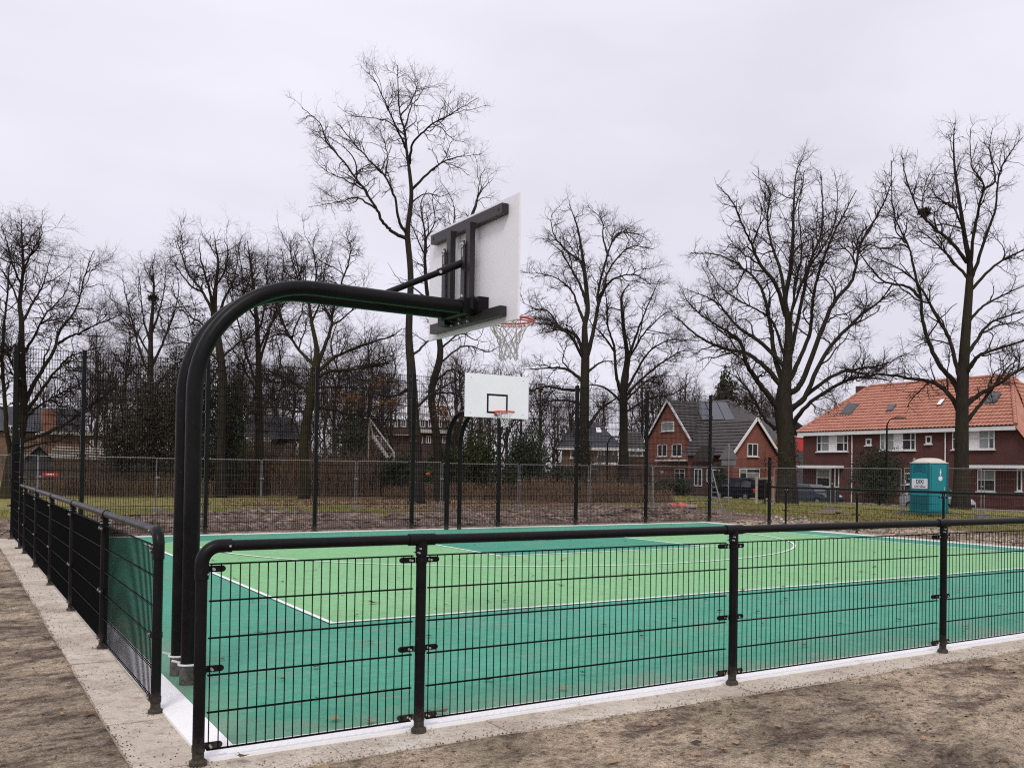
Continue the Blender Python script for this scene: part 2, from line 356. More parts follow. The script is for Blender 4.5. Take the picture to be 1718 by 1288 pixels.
MAT['blind'] = simple('window_with_pale_blind', (0.27, 0.29, 0.28), 0.2, c2=(0.2, 0.22, 0.215), nscale=1.5)
MAT['carglass'] = glass_mat('car_glass', (0.01, 0.012, 0.014), 0.05)
MAT['solar'] = simple('solar_panel', (0.05, 0.058, 0.075), 0.25, c2=(0.06, 0.068, 0.085))
def brick_mat(name, c1, c2, mortar):
    m, t, b = new_mat(name)
    g = t.nodes.new('ShaderNodeNewGeometry'); sp = t.nodes.new('ShaderNodeSeparateXYZ'); t.links.new(g.outputs['Position'], sp.inputs[0])
    ad = N(t, 'ShaderNodeMath', operation='ADD'); t.links.new(sp.outputs[0], ad.inputs[0]); t.links.new(sp.outputs[1], ad.inputs[1])
    cb = t.nodes.new('ShaderNodeCombineXYZ'); t.links.new(ad.outputs[0], cb.inputs[0]); t.links.new(sp.outputs[2], cb.inputs[1])
    br = t.nodes.new('ShaderNodeTexBrick'); t.links.new(cb.outputs[0], br.inputs['Vector'])
    br.inputs['Color1'].default_value = col4(c1); br.inputs['Color2'].default_value = col4(c2); br.inputs['Mortar'].default_value = col4(mortar)
    br.inputs['Scale'].default_value = 1.0; br.inputs['Brick Width'].default_value = 0.22; br.inputs['Row Height'].default_value = 0.065
    br.inputs['Mortar Size'].default_value = 0.007; br.inputs['Bias'].default_value = -0.1
    n = noise(t, worldpos(t), 0.8, 6)
    k = mixc(t, 0.45, br.outputs[0], ramp(t, n, [(0.3, (0.7, 0.7, 0.7)), (0.7, (1.15, 1.12, 1.1))]), 'MULTIPLY')
    t.links.new(k, b.inputs['Base Color']); b.inputs['Roughness'].default_value = 0.9
    bump(t, b, br.outputs[1], -0.3, 0.01)
    return m
MAT['brickdark'] = brick_mat('dark_red_brick', (0.105, 0.026, 0.02), (0.075, 0.02, 0.016), (0.09, 0.06, 0.05))
MAT['brick'] = brick_mat('red_brick', (0.24, 0.062, 0.037), (0.18, 0.045, 0.028), (0.2, 0.14, 0.11))
MAT['brickorange'] = brick_mat('orange_brick', (0.25, 0.095, 0.05), (0.2, 0.075, 0.045), (0.2, 0.15, 0.12))
MAT['brickbrown'] = brick_mat('brown_brick', (0.19, 0.105, 0.065), (0.15, 0.085, 0.055), (0.17, 0.13, 0.1))
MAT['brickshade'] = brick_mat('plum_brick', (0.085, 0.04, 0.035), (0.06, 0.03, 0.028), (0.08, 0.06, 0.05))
def tile_mat(name, c, c2, c3):
    m, t, b = new_mat(name)
    n = noise(t, worldpos(t), 2.2, 4, 0.7); n2 = noise(t, worldpos(t), 0.35, 4)
    k = ramp(t, n, [(0.3, c), (0.55, c2), (0.75, c3)])
    k = mixc(t, 0.4, k, ramp(t, n2, [(0.3, (0.8, 0.8, 0.8)), (0.7, (1.1, 1.1, 1.1))]), 'MULTIPLY')
    t.links.new(k, b.inputs['Base Color']); b.inputs['Roughness'].default_value = 0.75
    return m
MAT['tile_orange'] = tile_mat('orange_clay_tile', (0.34, 0.13, 0.085), (0.43, 0.19, 0.13), (0.5, 0.25, 0.185))
MAT['tile_dark'] = tile_mat('dark_grey_tile', (0.042, 0.037, 0.036), (0.06, 0.052, 0.05), (0.08, 0.07, 0.066))
MAT['tile_slate'] = tile_mat('blue_grey_tile', (0.05, 0.051, 0.062), (0.065, 0.066, 0.08), (0.08, 0.08, 0.095))
MAT['vanpaint'] = simple('dark_van_paint', (0.006, 0.007, 0.011), 0.22, spec=0.3)
MAT['carblue'] = simple('blue_grey_car_paint', (0.06, 0.072, 0.095), 0.22, 0.2)
MAT['carsilver'] = simple('silver_car_paint', (0.5, 0.5, 0.52), 0.25, 0.3)

# ------------------------------------------------------------------ mesh helpers
def rootloc(o):
    while o.parent is not None: o = o.parent
    return np.array(o.location)
class MB:
    """collects pieces in world coordinates and links them as one mesh object"""
    def __init__(s): s.v = []; s.f = []; s.sm = []; s.n = 0
    def add(s, vs, fs, smooth=False):
        vs = np.asarray(vs, float).reshape(-1, 3)
        s.v.append(vs); n = s.n
        for f in fs: s.f.append(tuple(int(i)+n for i in f)); s.sm.append(smooth)
        s.n += len(vs); return s
    def box(s, c, size, ax=None):
        c = np.asarray(c, float); h = np.asarray(size, float)/2
        ax = np.eye(3) if ax is None else np.asarray(ax, float)
        vs = [c+ax.T @ (h*np.array([a, b, d])) for a in (-1, 1) for b in (-1, 1) for d in (-1, 1)]
        return s.add(vs, [(0, 1, 3, 2), (4, 6, 7, 5), (0, 4, 5, 1), (2, 3, 7, 6), (0, 2, 6, 4), (1, 5, 7, 3)])
    def beam(s, p0, p1, w, h, up=(0, 0, 1)):
        p0 = np.asarray(p0, float); p1 = np.asarray(p1, float); d = p1-p0; L = np.linalg.norm(d); d = d/L
        up = np.asarray(up, float); a = np.cross(up, d)
        if np.linalg.norm(a) < 1e-6: a = np.cross([1, 0, 0], d)
        a /= np.linalg.norm(a); b = np.cross(d, a)
        return s.box((p0+p1)/2, (L, w, h), np.array([d, a, b]))
    def tube(s, pts, r, sides=12, caps=True, smooth=True):
        pts = np.asarray(pts, float); k = len(pts); r = np.full(k, r) if np.isscalar(r) else np.asarray(r, float)
        t = np.gradient(pts, axis=0); t /= np.linalg.norm(t, axis=1)[:, None]+1e-12
        n = np.cross(t[0], [0, 0, 1.0])
        if np.linalg.norm(n) < 1e-3: n = np.cross(t[0], [0, 1.0, 0])
        vs = []
        for i in range(k):
            n = n-t[i]*(n @ t[i]); n /= np.linalg.norm(n); b = np.cross(t[i], n)
            for j in range(sides):
                a = 2*math.pi*j/sides; vs.append(pts[i]+r[i]*(math.cos(a)*n+math.sin(a)*b))
        fs = [(i*sides+j, i*sides+(j+1) % sides, (i+1)*sides+(j+1) % sides, (i+1)*sides+j) for i in range(k-1) for j in range(sides)]
        s.add(vs, fs, smooth)
        if caps:
            s.add(vs[:sides], [tuple(reversed(range(sides)))]); s.add(vs[-sides:], [tuple(range(sides))])
        return s
    def prism(s, poly, ext):
        """planar polygon (3-D points) pushed along ext"""
        p = np.asarray(poly, float); e = np.asarray(ext, float); n = len(p)
        return s.add(np.vstack([p, p+e]), [tuple(reversed(range(n))), tuple(range(n, 2*n))]+[(i, (i+1) % n, n+(i+1) % n, n+i) for i in range(n)])
    def quad(s, a, b, c, d): return s.add([a, b, c, d], [(0, 1, 2, 3)])
    def ellipsoid(s, c, r, seg=10, rings=6, jitter=0.0):
        vs = []; c = np.asarray(c, float)
        for i in range(rings+1):
            th = math.pi*i/rings
            for j in range(seg):
                ph = 2*math.pi*j/seg; q = 1+jitter*(random.random()-0.5)
                vs.append(c+np.array([r[0]*math.sin(th)*math.cos(ph), r[1]*math.sin(th)*math.sin(ph), r[2]*math.cos(th)])*q)
        fs = [(i*seg+j, (i+1)*seg+j, (i+1)*seg+(j+1) % seg, i*seg+(j+1) % seg) for i in range(rings) for j in range(seg)]
        return s.add(vs, fs, True)
    def mesh(s, name, mat):
        me = bpy.data.meshes.new(name)
        V = np.vstack(s.v)
        me.from_pydata(V.tolist(), [], s.f)
        me.polygons.foreach_set('use_smooth', s.sm)
        if mat is not None: me.materials.append(MAT[mat] if isinstance(mat, str) else mat)
        return me
    def build(s, name, mat, parent=None, **props):
        if parent is not None: s.v = [v-rootloc(parent) for v in s.v]
        return link(name, s.mesh(name, mat), parent, **props)
def link(name, me, parent=None, loc=None, **props):
    o = bpy.data.objects.new(name, me); COL.objects.link(o)
    if parent is not None: o.parent = parent
    if loc is not None: o.location = loc
    for k, v in props.items(): o[k] = v
    return o
def thing(name, label, cat, loc=(0, 0, 0), group=None):
    o = bpy.data.objects.new(name, None); COL.objects.link(o); o.location = loc; o.empty_display_size = 0.2
    o['label'] = label; o['category'] = cat
    if group: o['group'] = group
    return o
def tag(o, label, cat, group=None):
    o['label'] = label; o['category'] = cat
    if group: o['group'] = group
    return o
def copy_tree(o, parent=None):
    c = o.copy(); COL.objects.link(c)
    if parent is not None: c.parent = parent
    for ch in o.children: copy_tree(ch, c)
    return c
def fast_mesh(name, V, Q, mat, smooth=True):
    """V (n,3), Q (m,4) quads or (m,3) tris"""
    me = bpy.data.meshes.new(name); k = Q.shape[1]
    me.vertices.add(len(V)); me.vertices.foreach_set('co', np.ascontiguousarray(V, dtype=np.float32).ravel())
    me.loops.add(Q.size); me.loops.foreach_set('vertex_index', np.ascontiguousarray(Q, dtype=np.int32).ravel())
    me.polygons.add(len(Q)); me.polygons.foreach_set('loop_start', np.arange(0, Q.size, k, dtype=np.int32))
    me.polygons.foreach_set('use_smooth', np.full(len(Q), smooth))
    me.update(calc_edges=True); me.validate()
    me.materials.append(MAT[mat]); return me
def tubes(P, R, s):
    """many tubes at once: P (n,k,3), R (n,k) -> verts, quads"""
    n, k, _ = P.shape
    T = np.gradient(P, axis=1); T /= np.linalg.norm(T, axis=2, keepdims=True)+1e-12
    ref = np.where(np.abs(T[:, :1, 2:3]) > 0.8, np.array([1.0, 0, 0]), np.array([0, 0, 1.0]))
    A = np.cross(T, np.broadcast_to(ref, T.shape)); A /= np.linalg.norm(A, axis=2, keepdims=True)+1e-12
    B = np.cross(T, A)
    ang = np.arange(s)*2*math.pi/s
    V = P[:, :, None, :]+R[:, :, None, None]*(A[:, :, None, :]*np.cos(ang)[None, None, :, None]+B[:, :, None, :]*np.sin(ang)[None, None, :, None])
    i = np.arange(n)[:, None, None]*k*s+np.arange(k-1)[None, :, None]*s; j = np.arange(s)[None, None, :]
    Q = np.stack([i+j, i+(j+1) % s, i+s+(j+1) % s, i+s+j], -1).reshape(-1, 4)
    return V.reshape(-1, 3), Q
def arc(c, r, a0, a1, n, ax, ay):
    c = np.asarray(c, float); ax = np.asarray(ax, float); ay = np.asarray(ay, float)
    return [c+r*(math.cos(a0+(a1-a0)*i/n)*ax+math.sin(a0+(a1-a0)*i/n)*ay) for i in range(n+1)]

# ------------------------------------------------------------------ ground, court and edging
def ground():
    def axis(lo, hi, dense):
        v = [lo]
        while v[-1] < hi:
            x = v[-1]
            step = min([0.9+0.06*min(abs(x-a) if x < a else abs(x-b), 400) if not (a <= x <= b) else st for a, b, st in dense])
            v.append(x+max(step, 0.05))
        return np.array(v)
    gx = axis(-400, 500, [(-3.4, 8.0, 0.068), (8, 25, 0.33), (25, 60, 1.0)])
    gy = axis(-60, 600, [(-3.0, 0.2, 0.068), (0.2, 18, 0.17), (18, 25.5, 0.16), (25.5, 60, 1.0)])
    X, Y = np.meshgrid(gx, gy, indexing='ij')
    Z = gz(X.ravel(), Y.ravel())
    V = np.stack([X.ravel(), Y.ravel(), Z], 1)
    ny = len(gy); i = np.arange(len(gx)-1)[:, None]*ny+np.arange(ny-1)[None, :]
    Q = np.stack([i, i+ny, i+ny+1, i+1], -1).reshape(-1, 4)
    o = link('ground', fast_mesh('ground', V, Q, 'soil')); o['kind'] = 'structure'
ground()

court = MB().box((9.25, 8.69, -0.024), (18.42, 17.3, 0.072)).build('court_surface', 'court'); court['kind'] = 'structure'
ZL = 0.012
def sheet(name, x0, y0, x1, y1, z, mat):
    return MB().box(((x0+x1)/2, (y0+y1)/2, z-0.001), (abs(x1-x0), abs(y1-y0), 0.003)).build(name, mat, court)
sheet('light_green_zone', 2.10, 4.05, 17.05, 15.15, ZL+0.004, 'zone')
sheet('key_zone', 7.17, 9.80, 12.05, 15.15, ZL+0.008, 'key')
LW = 0.05
for a in ((2.075, 4.025, 17.075, 4.075), (2.075, 15.125, 17.075, 15.175), (2.075, 4.076, 2.125, 15.124), (17.025, 4.076, 17.075, 15.124),
          (7.145, 9.775, 12.45, 9.825), (7.145, 9.826, 7.195, 15.124), (12.025, 9.826, 12.075, 15.124)):
    sheet('court_line', *a, ZL+0.013, 'line')
def ring_line(cx, cy, R, a0, a1, n, w=0.05):
    mb = MB(); vs = []
    for i in range(n+1):
        a = a0+(a1-a0)*i/n
        for rr in (R-w/2, R+w/2):
            vs.append((cx+rr*math.cos(a), cy+rr*math.sin(a), ZL+0.018))
    mb.add(vs, [(2*i, 2*i+1, 2*i+3, 2*i+2) for i in range(n)])
    return mb.build('arc_line', 'line', court)
ring_line(9.4, 13.9, 6.55, math.pi-0.12, 2*math.pi+0.12, 80)
ring_line(9.7, 13.95, 1.25, math.pi, 2*math.pi, 28)
# white edge band round the court
for x0, y0, x1, y1 in ((0.037, 0.034, 18.463, 0.235), (0.037, 17.14, 18.463, 17.303), (0.037, 0.236, 0.235, 17.139), (18.28, 0.236, 18.463, 17.139)):
    MB().box(((x0+x1)/2, (y0+y1)/2, 0.005), (x1-x0, y1-y0, 0.026)).build('edge_line', 'edgeline', court)
# concrete edging slabs
edging = MB().box((9.3, 8.7, -0.13), (19.3, 18.0, 0.1)).build('concrete_edging', 'slab'); edging['kind'] = 'structure'
def slabs(x0, y0, x1, y1, n, axis):
    for i in range(n):
        j = random.uniform(-0.004, 0.004)
        if axis == 'x':
            a = x0+(x1-x0)*i/n; b = x0+(x1-x0)*(i+1)/n
            mb = MB().box(((a+b)/2, (y0+y1)/2, -0.04+j), (b-a-0.005, y1-y0, 0.08))
        else:
            a = y0+(y1-y0)*i/n; b = y0+(y1-y0)*(i+1)/n
            mb = MB().box(((x0+x1)/2, (a+b)/2, -0.04+j), (x1-x0, b-a-0.005, 0.08))
        mb.build('slab', 'slab', edging)
slabs(-0.30, -0.30, 18.99, 0.033, 19, 'x')
slabs(-0.30, 0.04, 0.036, 17.9, 17, 'y')
slabs(0.04, 17.305, 18.99, 17.65, 18, 'x')
slabs(18.465, 0.04, 18.99, 17.30, 17, 'y')

# ------------------------------------------------------------------ court fences
HR, PIT, P0 = 1.192, 2.532, 1.26
def wire_panel_mesh(name, w, h, nrow, sides=4, rv=0.003, rh=0.004):
    mb_v = []; mb_q = []; n = 0
    nv = int(round(w/0.05))
    xs = (np.arange(nv+1)-nv/2)*0.05
    P = np.zeros((nv+1, 2, 3)); P[:, :, 0] = xs[:, None]; P[:, 1, 2] = h
    V, Q = tubes(P, np.full((nv+1, 2), rv), sides); mb_v.append(V); mb_q.append(Q); n = len(V)
    zs = np.linspace(0.006, h-0.03 if h > 1.5 else h-0.004, nrow)
    H = []
    for z in zs:
        for dy in (-1, 1): H.append([[-w/2-0.012, dy*(rv+rh), z], [w/2+0.012, dy*(rv+rh), z]])
    V, Q = tubes(np.array(H), np.full((len(H), 2), rh), sides); mb_v.append(V); mb_q.append(Q+n)
    return fast_mesh(name, np.vstack(mb_v), np.vstack(mb_q), 'blackdull', True)
PM_LOW = wire_panel_mesh('mesh_panel', 2.40, 1.0, 6)
PM_HALF = wire_panel_mesh('mesh_panel', 1.15, 1.0, 6)
PM_MID = wire_panel_mesh('mesh_panel', 2.40, 1.93, 11)
PM_TALL = wire_panel_mesh('mesh_panel', 2.40, 3.93, 21, rv=0.0051, rh=0.0055)
PM_TALLH = wire_panel_mesh('mesh_panel', 1.15, 3.93, 21, rv=0.0051, rh=0.0055)
def panel(me, mid, along_y, parent, z0=0.065):
    o = link('mesh_panel', me, parent, kind='stuff')
    o.location = Vector((mid[0], mid[1], z0))-Vector(rootloc(parent))
    o.rotation_euler = (0, 0, math.pi/2 if along_y else 0)
    return o
def clamp_mb(mb, p, d, sides=(1, -1), reach=0.112, z=0.0, t=0.013, nrm=None):
    p = np.asarray(p, float); d = np.asarray(d, float); n = np.array([d[1], -d[0], 0])
    for s in sides:
        a = p+np.array([0, 0, z])+d*s*0.03-n*0.028; b = p+np.array([0, 0, z])+d*s*reach-n*0.028
        mb.beam(a, b, t, 0.034); mb.tube([b-n*0.0064, b+n*0.0064], 0.017, 10)
def bolt_mb(mb, p, d, s, z):
    n = np.array([d[1], -d[0], 0]); c = np.asarray(p, float)+np.array([0, 0, z])+np.asarray(d)*s*0.062
    mb.tube([c-n*0.021, c-n*0.044], 0.008, 8)
    mb.tube([c+n*0.006, c+n*0.012], 0.007, 8)
CL_Z = (1.035, 0.50, 0.09)
def low_post(fence, p, d, sides=(1, -1), top='tee'):
    p = np.array([p[0], p[1], 0.0]); d = np.array([d[0], d[1], 0.0])
    mb = MB().tube([p, p+[0, 0, HR-0.05 if top == 'tee' else 1.0]], 0.031, 14)
    post = mb.build('post', 'black', fence)
    MB().tube([p+[0, 0, 0], p+[0, 0, 0.022]], 0.046, 16).tube([p+[0, 0, 0.022], p+[0, 0, 0.034]], [0.046, 0.033], 16).build('base_flange', 'black', post)
    for z in CL_Z:
        c = MB(); c.tube([p+[0, 0, z-0.018], p+[0, 0, z+0.018]], 0.0345, 14)
        clamp_mb(c, p, d, sides, z=z); c.build('clamp', 'black', post)
        b = MB()
        for s in sides: bolt_mb(b, p, d, s, z)
        b.build('bolt', 'bolt', post, kind='stuff')
    if top == 'tee':
        c = MB().tube([p+[0, 0, HR-0.13], p+[0, 0, HR-0.02]], 0.036, 14)
        c.tube([p+[0, 0, HR-0.032]-d*0.085, p+[0, 0, HR-0.032]+d*0.085], 0.0365, 14)
        c.build('tee_fitting', 'black', post)
        n = np.array([d[1], -d[0], 0])
        b = MB()
        for q in (p+[0, 0, HR-0.085]-d*0.022, p+[0, 0, HR-0.11]-d*0.03):
            b.tube([q+n*0.02, q+n*0.042], 0.006, 8); b.tube([q-n*0.02, q-n*0.042], 0.006, 8)
        b.build('bolt', 'bolt', post, kind='stuff')
    return post
def elbow(fence, p, d):
    """bent end of a rail: goes up the post then over along d"""
    p = np.array([p[0], p[1], 0.0]); d = np.array([d[0], d[1], 0.0]); zc = HR-0.032
    R = 0.095
    pts = [p+[0, 0, 0.985]]+arc(p+[0, 0, zc-R]+d*R, R, math.pi, math.pi/2, 10, d, (0, 0, 1))+[p+[0, 0, zc]+d*0.15]
    e = MB().tube(pts, 0.0365, 16).build('elbow_fitting', 'black', fence)
    n = np.array([d[1], -d[0], 0]); b = MB()
    for q in (p+[0, 0, 1.01]-d*0.0, p+[0, 0, zc]+d*0.135):
        for s in (1, -1):
            w = n*0.6*s+(d*0.75 if q[2] < 1.1 else np.array([0, 0, 0.0]))
            w = w/np.linalg.norm(w); b.tube([q+w*0.03, q+w*0.043], 0.0065, 8)
    b.build('bolt', 'bolt', e, kind='stuff')
    return pts[-1]
def rail(fence, a, b):
    a = np.array(a, float); b = np.array(b, float)
    MB().tube([a, b], 0.030, 16).build('top_rail', 'black', fence)
zc = HR-0.032
# near fence: wires of the bays in view are parts
nf = thing('low_fence', 'low black tube railing with wire mesh along the near edge of the green court', 'fence', (0, 0, 0))
xs = [0.0]+[P0+PIT*i for i in range(8)]
e = elbow(nf, (0, 0), (1, 0))
low_post(nf, (0, 0), (1, 0), (1,), 'elbow')
for i, x in enumerate(xs[1:]): low_post(nf, (x, 0), (1, 0))
for i in range(8):
    a = 0.15 if i == 0 else xs[i]+0.07
    rail(nf, (a, 0, zc), (xs[i+1]-0.07 if i < 7 else xs[i+1], 0, zc))
mv = MB().tube([(0, 0, 0), (0, 0, 1.0)], 0.0034, 5).mesh('wire', 'blackdull')
hw = {}
for L in (1.17, 2.424):
    hw[L] = MB().tube([(-L/2, -0.0075, 0), (L/2, -0.0075, 0)], 0.0042, 5).tube([(-L/2, 0.0075, 0), (L/2, 0.0075, 0)], 0.0042, 5).mesh('cross_wire', 'blackdull')
for i in range(5):
    mid = (xs[i]+xs[i+1])/2; nvv = 23 if i == 0 else 48
    if i < 5:
        for k in range(nvv+1): link('wire', mv, nf, (mid+(k-nvv/2)*0.05, 0.022, 0.065))
        for k in range(6): link('cross_wire', hw[1.17 if i == 0 else 2.424], nf, (mid, 0.022, 0.069+k*0.1985))
for i in range(5, 8): panel(PM_LOW, ((xs[i]+xs[i+1])/2, 0.022), False, nf)
# left fence with its taller end bay
YL = [1.258+PIT*i for i in range(6)]
lf = thing('low_fence', 'low black mesh fence running away along the left side of the court', 'fence', (0, YL[0], 0))
e = elbow(lf, (0, YL[0]), (0, 1)); low_post(lf, (0, YL[0]), (0, 1), (1,), 'elbow')
for y in YL[1:]: low_post(lf, (0, y), (0, 1))
for i in range(5):
    rail(lf, (0, YL[i]+(0.15 if i == 0 else 0.07), zc), (0, YL[i+1]-0.07, zc)); panel(PM_LOW, (0.0, (YL[i]+YL[i+1])/2), True, lf)
rail(lf, (0, YL[5]+0.07, zc), (0, 15.16, zc)); panel(PM_HALF, (0, (YL[5]+15.2)/2), True, lf)
def tall_post(fence, p, h, d, w=0.08):
    p = np.array([p[0], p[1], 0.0]); d = np.array([d[0], d[1], 0.0]); n = np.array([d[1], -d[0], 0])
    post = MB().box(p+[0, 0, h/2], (w if d[0] else 0.06, 0.06 if d[0] else w, h)).build('tall_post', 'black', fence)
    MB().box(p+[0, 0, h+0.006], (w+0.008 if d[0] else 0.068, 0.068 if d[0] else w+0.008, 0.014)).build('post_cap', 'black', post)
    MB().box(p+[0, 0, 0.008], (0.16, 0.16, 0.016)).build('base_plate', 'black', post)
    c = MB(); b = MB(); k = 8 if h > 3 else 4
    for i in range(k):
        z = 0.16+(h-0.3)*i/(k-1)
        c.beam(p+[0, 0, z]-d*0.1, p+[0, 0, z]+d*0.1, 0.05, 0.035)
        for s in (-1, 1):
            q = p+[0, 0, z]+d*0.075*s; b.tube([q-n*0.025, q-n*0.04], 0.012, 6); b.tube([q+n*0.025, q+n*0.04], 0.012, 6)
    c.build('clamp', 'black', post, kind='stuff'); b.build('bolt', 'galv', post, kind='stuff')
tall_post(lf, (0, 15.2), 2.03, (0, 1)); panel(PM_MID, (0, 16.47), True, lf)
# far fence, four metres tall
FY = 17.75
ff = thing('tall_fence', 'tall black mesh ball fence with square posts along the far side of the court', 'fence', (0, FY, 0))
fx = [0.0]+[P0+PIT*i for i in range(8)]
for x in fx: tall_post(ff, (x, FY), 4.0, (1, 0), 0.085)
for i in range(8): panel(PM_TALLH if i == 0 else PM_TALL, ((fx[i]+fx[i+1])/2, FY), False, ff, 0.06)
# right fence
RX = 18.97
rf = thing('low_fence', 'low black mesh fence along the right court side, crossing before the teal toilet cabin', 'fence', (RX, 14.4, 0))
YR = [14.40, 11.80, 9.14, 6.55, 3.95, 1.35]
tall_post(rf, (RX, 15.07), 2.02, (0, 1)); panel(PM_MID, (RX, 16.42), True, rf)
for y in YR: low_post(rf, (RX, y), (0, 1))
rail(rf, (RX, 15.05, zc), (RX, YR[0]+0.07, zc))
for i in range(5):
    rail(rf, (RX, YR[i]-0.07, zc), (RX, YR[i+1]+0.07, zc)); panel(PM_LOW, (RX, (YR[i]+YR[i+1])/2), True, rf)

# ------------------------------------------------------------------ basketball hoops
def make_hoop():
    h = thing('basketball_hoop', 'near basketball hoop seen from behind, twin black pipes bending over to a white backboard', 'basketball hoop')
    BZ0, BZ1, BX, BW = 2.78, 3.80, 2.29, 0.855
    for y in (-0.18, 0.18):
        pts = [(0, y, 0.0), (0, y, 1.0), (0.0, y, 2.1)]+[tuple(q) for q in arc((0.86, y, 2.1), 0.86, math.pi, math.pi/2, 16, (1, 0, 0), (0, 0, 1))[1:]]+[(1.5, y, 2.955), (2.17, y, 2.95)]
        pts = [np.array(q) for q in pts]
        p = MB().tube(pts, 0.0575, 20).build('pipe', 'black', h)
        MB().tube([(0, y, 0.0), (0, y, 0.135)], 0.064, 20).build('foot_sleeve', 'sleeve', p)
        ringp = [(0.07*math.cos(a), y+0.07*math.sin(a), 0.145) for a in np.linspace(0, 2*math.pi, 21)]
        MB().tube(ringp, 0.0085, 6).build('cable_tie', 'whitepaint', p)
        MB().tube([(-0.045, y+0.06, 0.145), (-0.105, y+0.075, 0.165)], 0.009, 6).build('cable_tie_lock', 'whitepaint', p)
    bd = MB().box((BX+0.012, 0, (BZ0+BZ1)/2), (0.016, 2*BW, BZ1-BZ0)).build('backboard', 'board', h)
    MB().box((BX+0.002, 0, (BZ0+BZ1)/2), (0.003, 2*BW-0.004, BZ1-BZ0-0.004)).build('backboard_rear_face', 'boardback', bd)
    q = MB(); xo = BX+0.0215
    for y0, y1, z0, z1 in ((-0.28, 0.28, 3.30, 3.345), (-0.28, 0.28, 2.885, 2.93), (-0.28, -0.235, 2.931, 3.299), (0.235, 0.28, 2.931, 3.299)):
        q.box((xo, (y0+y1)/2, (z0+z1)/2), (0.002, y1-y0, z1-z0))
    q.build('target_square', 'black', bd)
    b = MB()
    for y in (-0.7, 0.7):
        for z in (2.88, 3.70): b.tube([(xo-0.004, y, z), (xo+0.002, y, z)], 0.014, 10)
    b.build('board_screw', 'bolt', bd, kind='stuff')
    fr = MB().box((BX-0.035, 0, 3.70), (0.06, 1.38, 0.085)).build('upper_beam', 'frame_grey', h)
    MB().tube([(BX-0.067, -0.63, 3.70), (BX-0.0645, -0.63, 3.70)], 0.013, 10).tube([(BX-0.067, 0.63, 3.70), (BX-0.0645, 0.63, 3.70)], 0.013, 10).build('beam_hole', 'rubber', fr)
    lb = MB().box((BX-0.035, 0, 2.865), (0.06, 1.36, 0.085)).build('lower_beam', 'frame_grey', h)
    bb = MB()
    for y in (-0.12, 0.04, 0.2):
        for z in (2.845, 2.885): bb.tube([(BX-0.064, y, z), (BX-0.085, y, z)], 0.011, 6)
    bb.build('bolt', 'bolt', lb, kind='stuff')
    for y in (-0.17, 0.21):
        v = MB().box((BX-0.085, y, 3.28), (0.05, 0.08, 0.80)).build('upright', 'frame_grey', h)
        pl = MB()
        prof = [(-0.035, 2.98), (0.035, 2.98), (0.035, 3.50), (0.02, 3.535), (-0.02, 3.535), (-0.035, 3.50)]
        pl.prism([(BX-0.125, y+0.065+a, z) for a, z in prof], (0.01, 0, 0)); pl.build('slotted_plate', 'frame_grey', v)
        bo = MB()
        for z in (3.50, 3.05):
            bo.tube([(BX-0.126, y+0.065, z), (BX-0.15, y+0.065, z)], 0.011, 6); bo.tube([(BX-0.126, y+0.065, z), (BX-0.131, y+0.065, z)], 0.024, 10)
            bo.box((BX-0.127, y+0.065, z-0.07), (0.004, 0.012, 0.07))
        bo.build('bolt', 'bolt', v, kind='stuff')
        MB().beam((BX-0.10, y-0.045, 3.00), (BX-0.03, y-0.09, 2.95), 0.08, 0.1).build('gusset', 'black', v)
    # brace: two telescoped tubes with a joint
    br = MB().tube([(1.53, 0.0, 3.03), (1.98, -0.045, 3.25)], 0.026, 12).tube([(1.97, -0.045, 3.245), (2.20, -0.07, 3.36)], 0.032, 12).tube([(2.0, -0.045, 3.26), (2.24, -0.075, 3.385)], 0.022, 10)
    br.build('brace', 'black', h)
    MB().tube([(1.975, -0.08, 3.248), (1.975, -0.01, 3.248)], 0.014, 8).build('brace_bolt', 'bolt', h)
    MB().beam((1.53, -0.125, 2.99), (1.53, 0.125, 2.99), 0.08, 0.05).build('brace_bracket', 'black', h)
    pl = MB().box((BX-0.12, 0, 2.955), (0.12, 0.50, 0.135)).box((BX-0.045, -0.30, 2.96), (0.1, 0.12, 0.13)).box((BX-0.10, 0.30, 2.90), (0.06, 0.14, 0.10))
    pl.build('arm_head_plate', 'black', h)
    # ring, bracket and net
    RC = np.array([BX+0.02+0.15+0.225, 0, 2.915])
    rp = [RC+np.array([0.225*math.cos(a), 0.225*math.sin(a), 0]) for a in np.linspace(0, 2*math.pi, 41)]
    rim = MB().tube(rp, 0.0095, 8).tube([p-np.array([0, 0, 0.024]) for p in rp], 0.006, 6).build('rim', 'red', h)
    MB().box((BX+0.024, 0, 2.885), (0.008, 0.16, 0.12)).beam((BX+0.02, 0, 2.905), (BX+0.18, 0, 2.905), 0.15, 0.008).beam((BX+0.02, 0.06, 2.85), (BX+0.18, 0.11, 2.90), 0.01, 0.03).beam((BX+0.02, -0.06, 2.85), (BX+0.18, -0.11, 2.90), 0.01, 0.03).build('rim_bracket', 'red', rim)
    net = MB(); rr = np.random.default_rng(3); rows = 7; zs = [0, -0.05, -0.10, -0.155, -0.21, -0.26, -0.31, -0.35]; rd = [0.218, 0.172, 0.13, 0.104, 0.088, 0.082, 0.08, 0.088]
    K = 12; nodes = {}
    for i in range(rows+1):
        for k in range(K):
            a = 2*math.pi*(k+0.5*(i % 2))/K+rr.normal(0, 0.07 if i else 0)
            nodes[i, k] = RC+np.array([rd[i]*math.cos(a), rd[i]*math.sin(a), zs[i]-0.01+rr.normal(0, 0.012 if i else 0)])
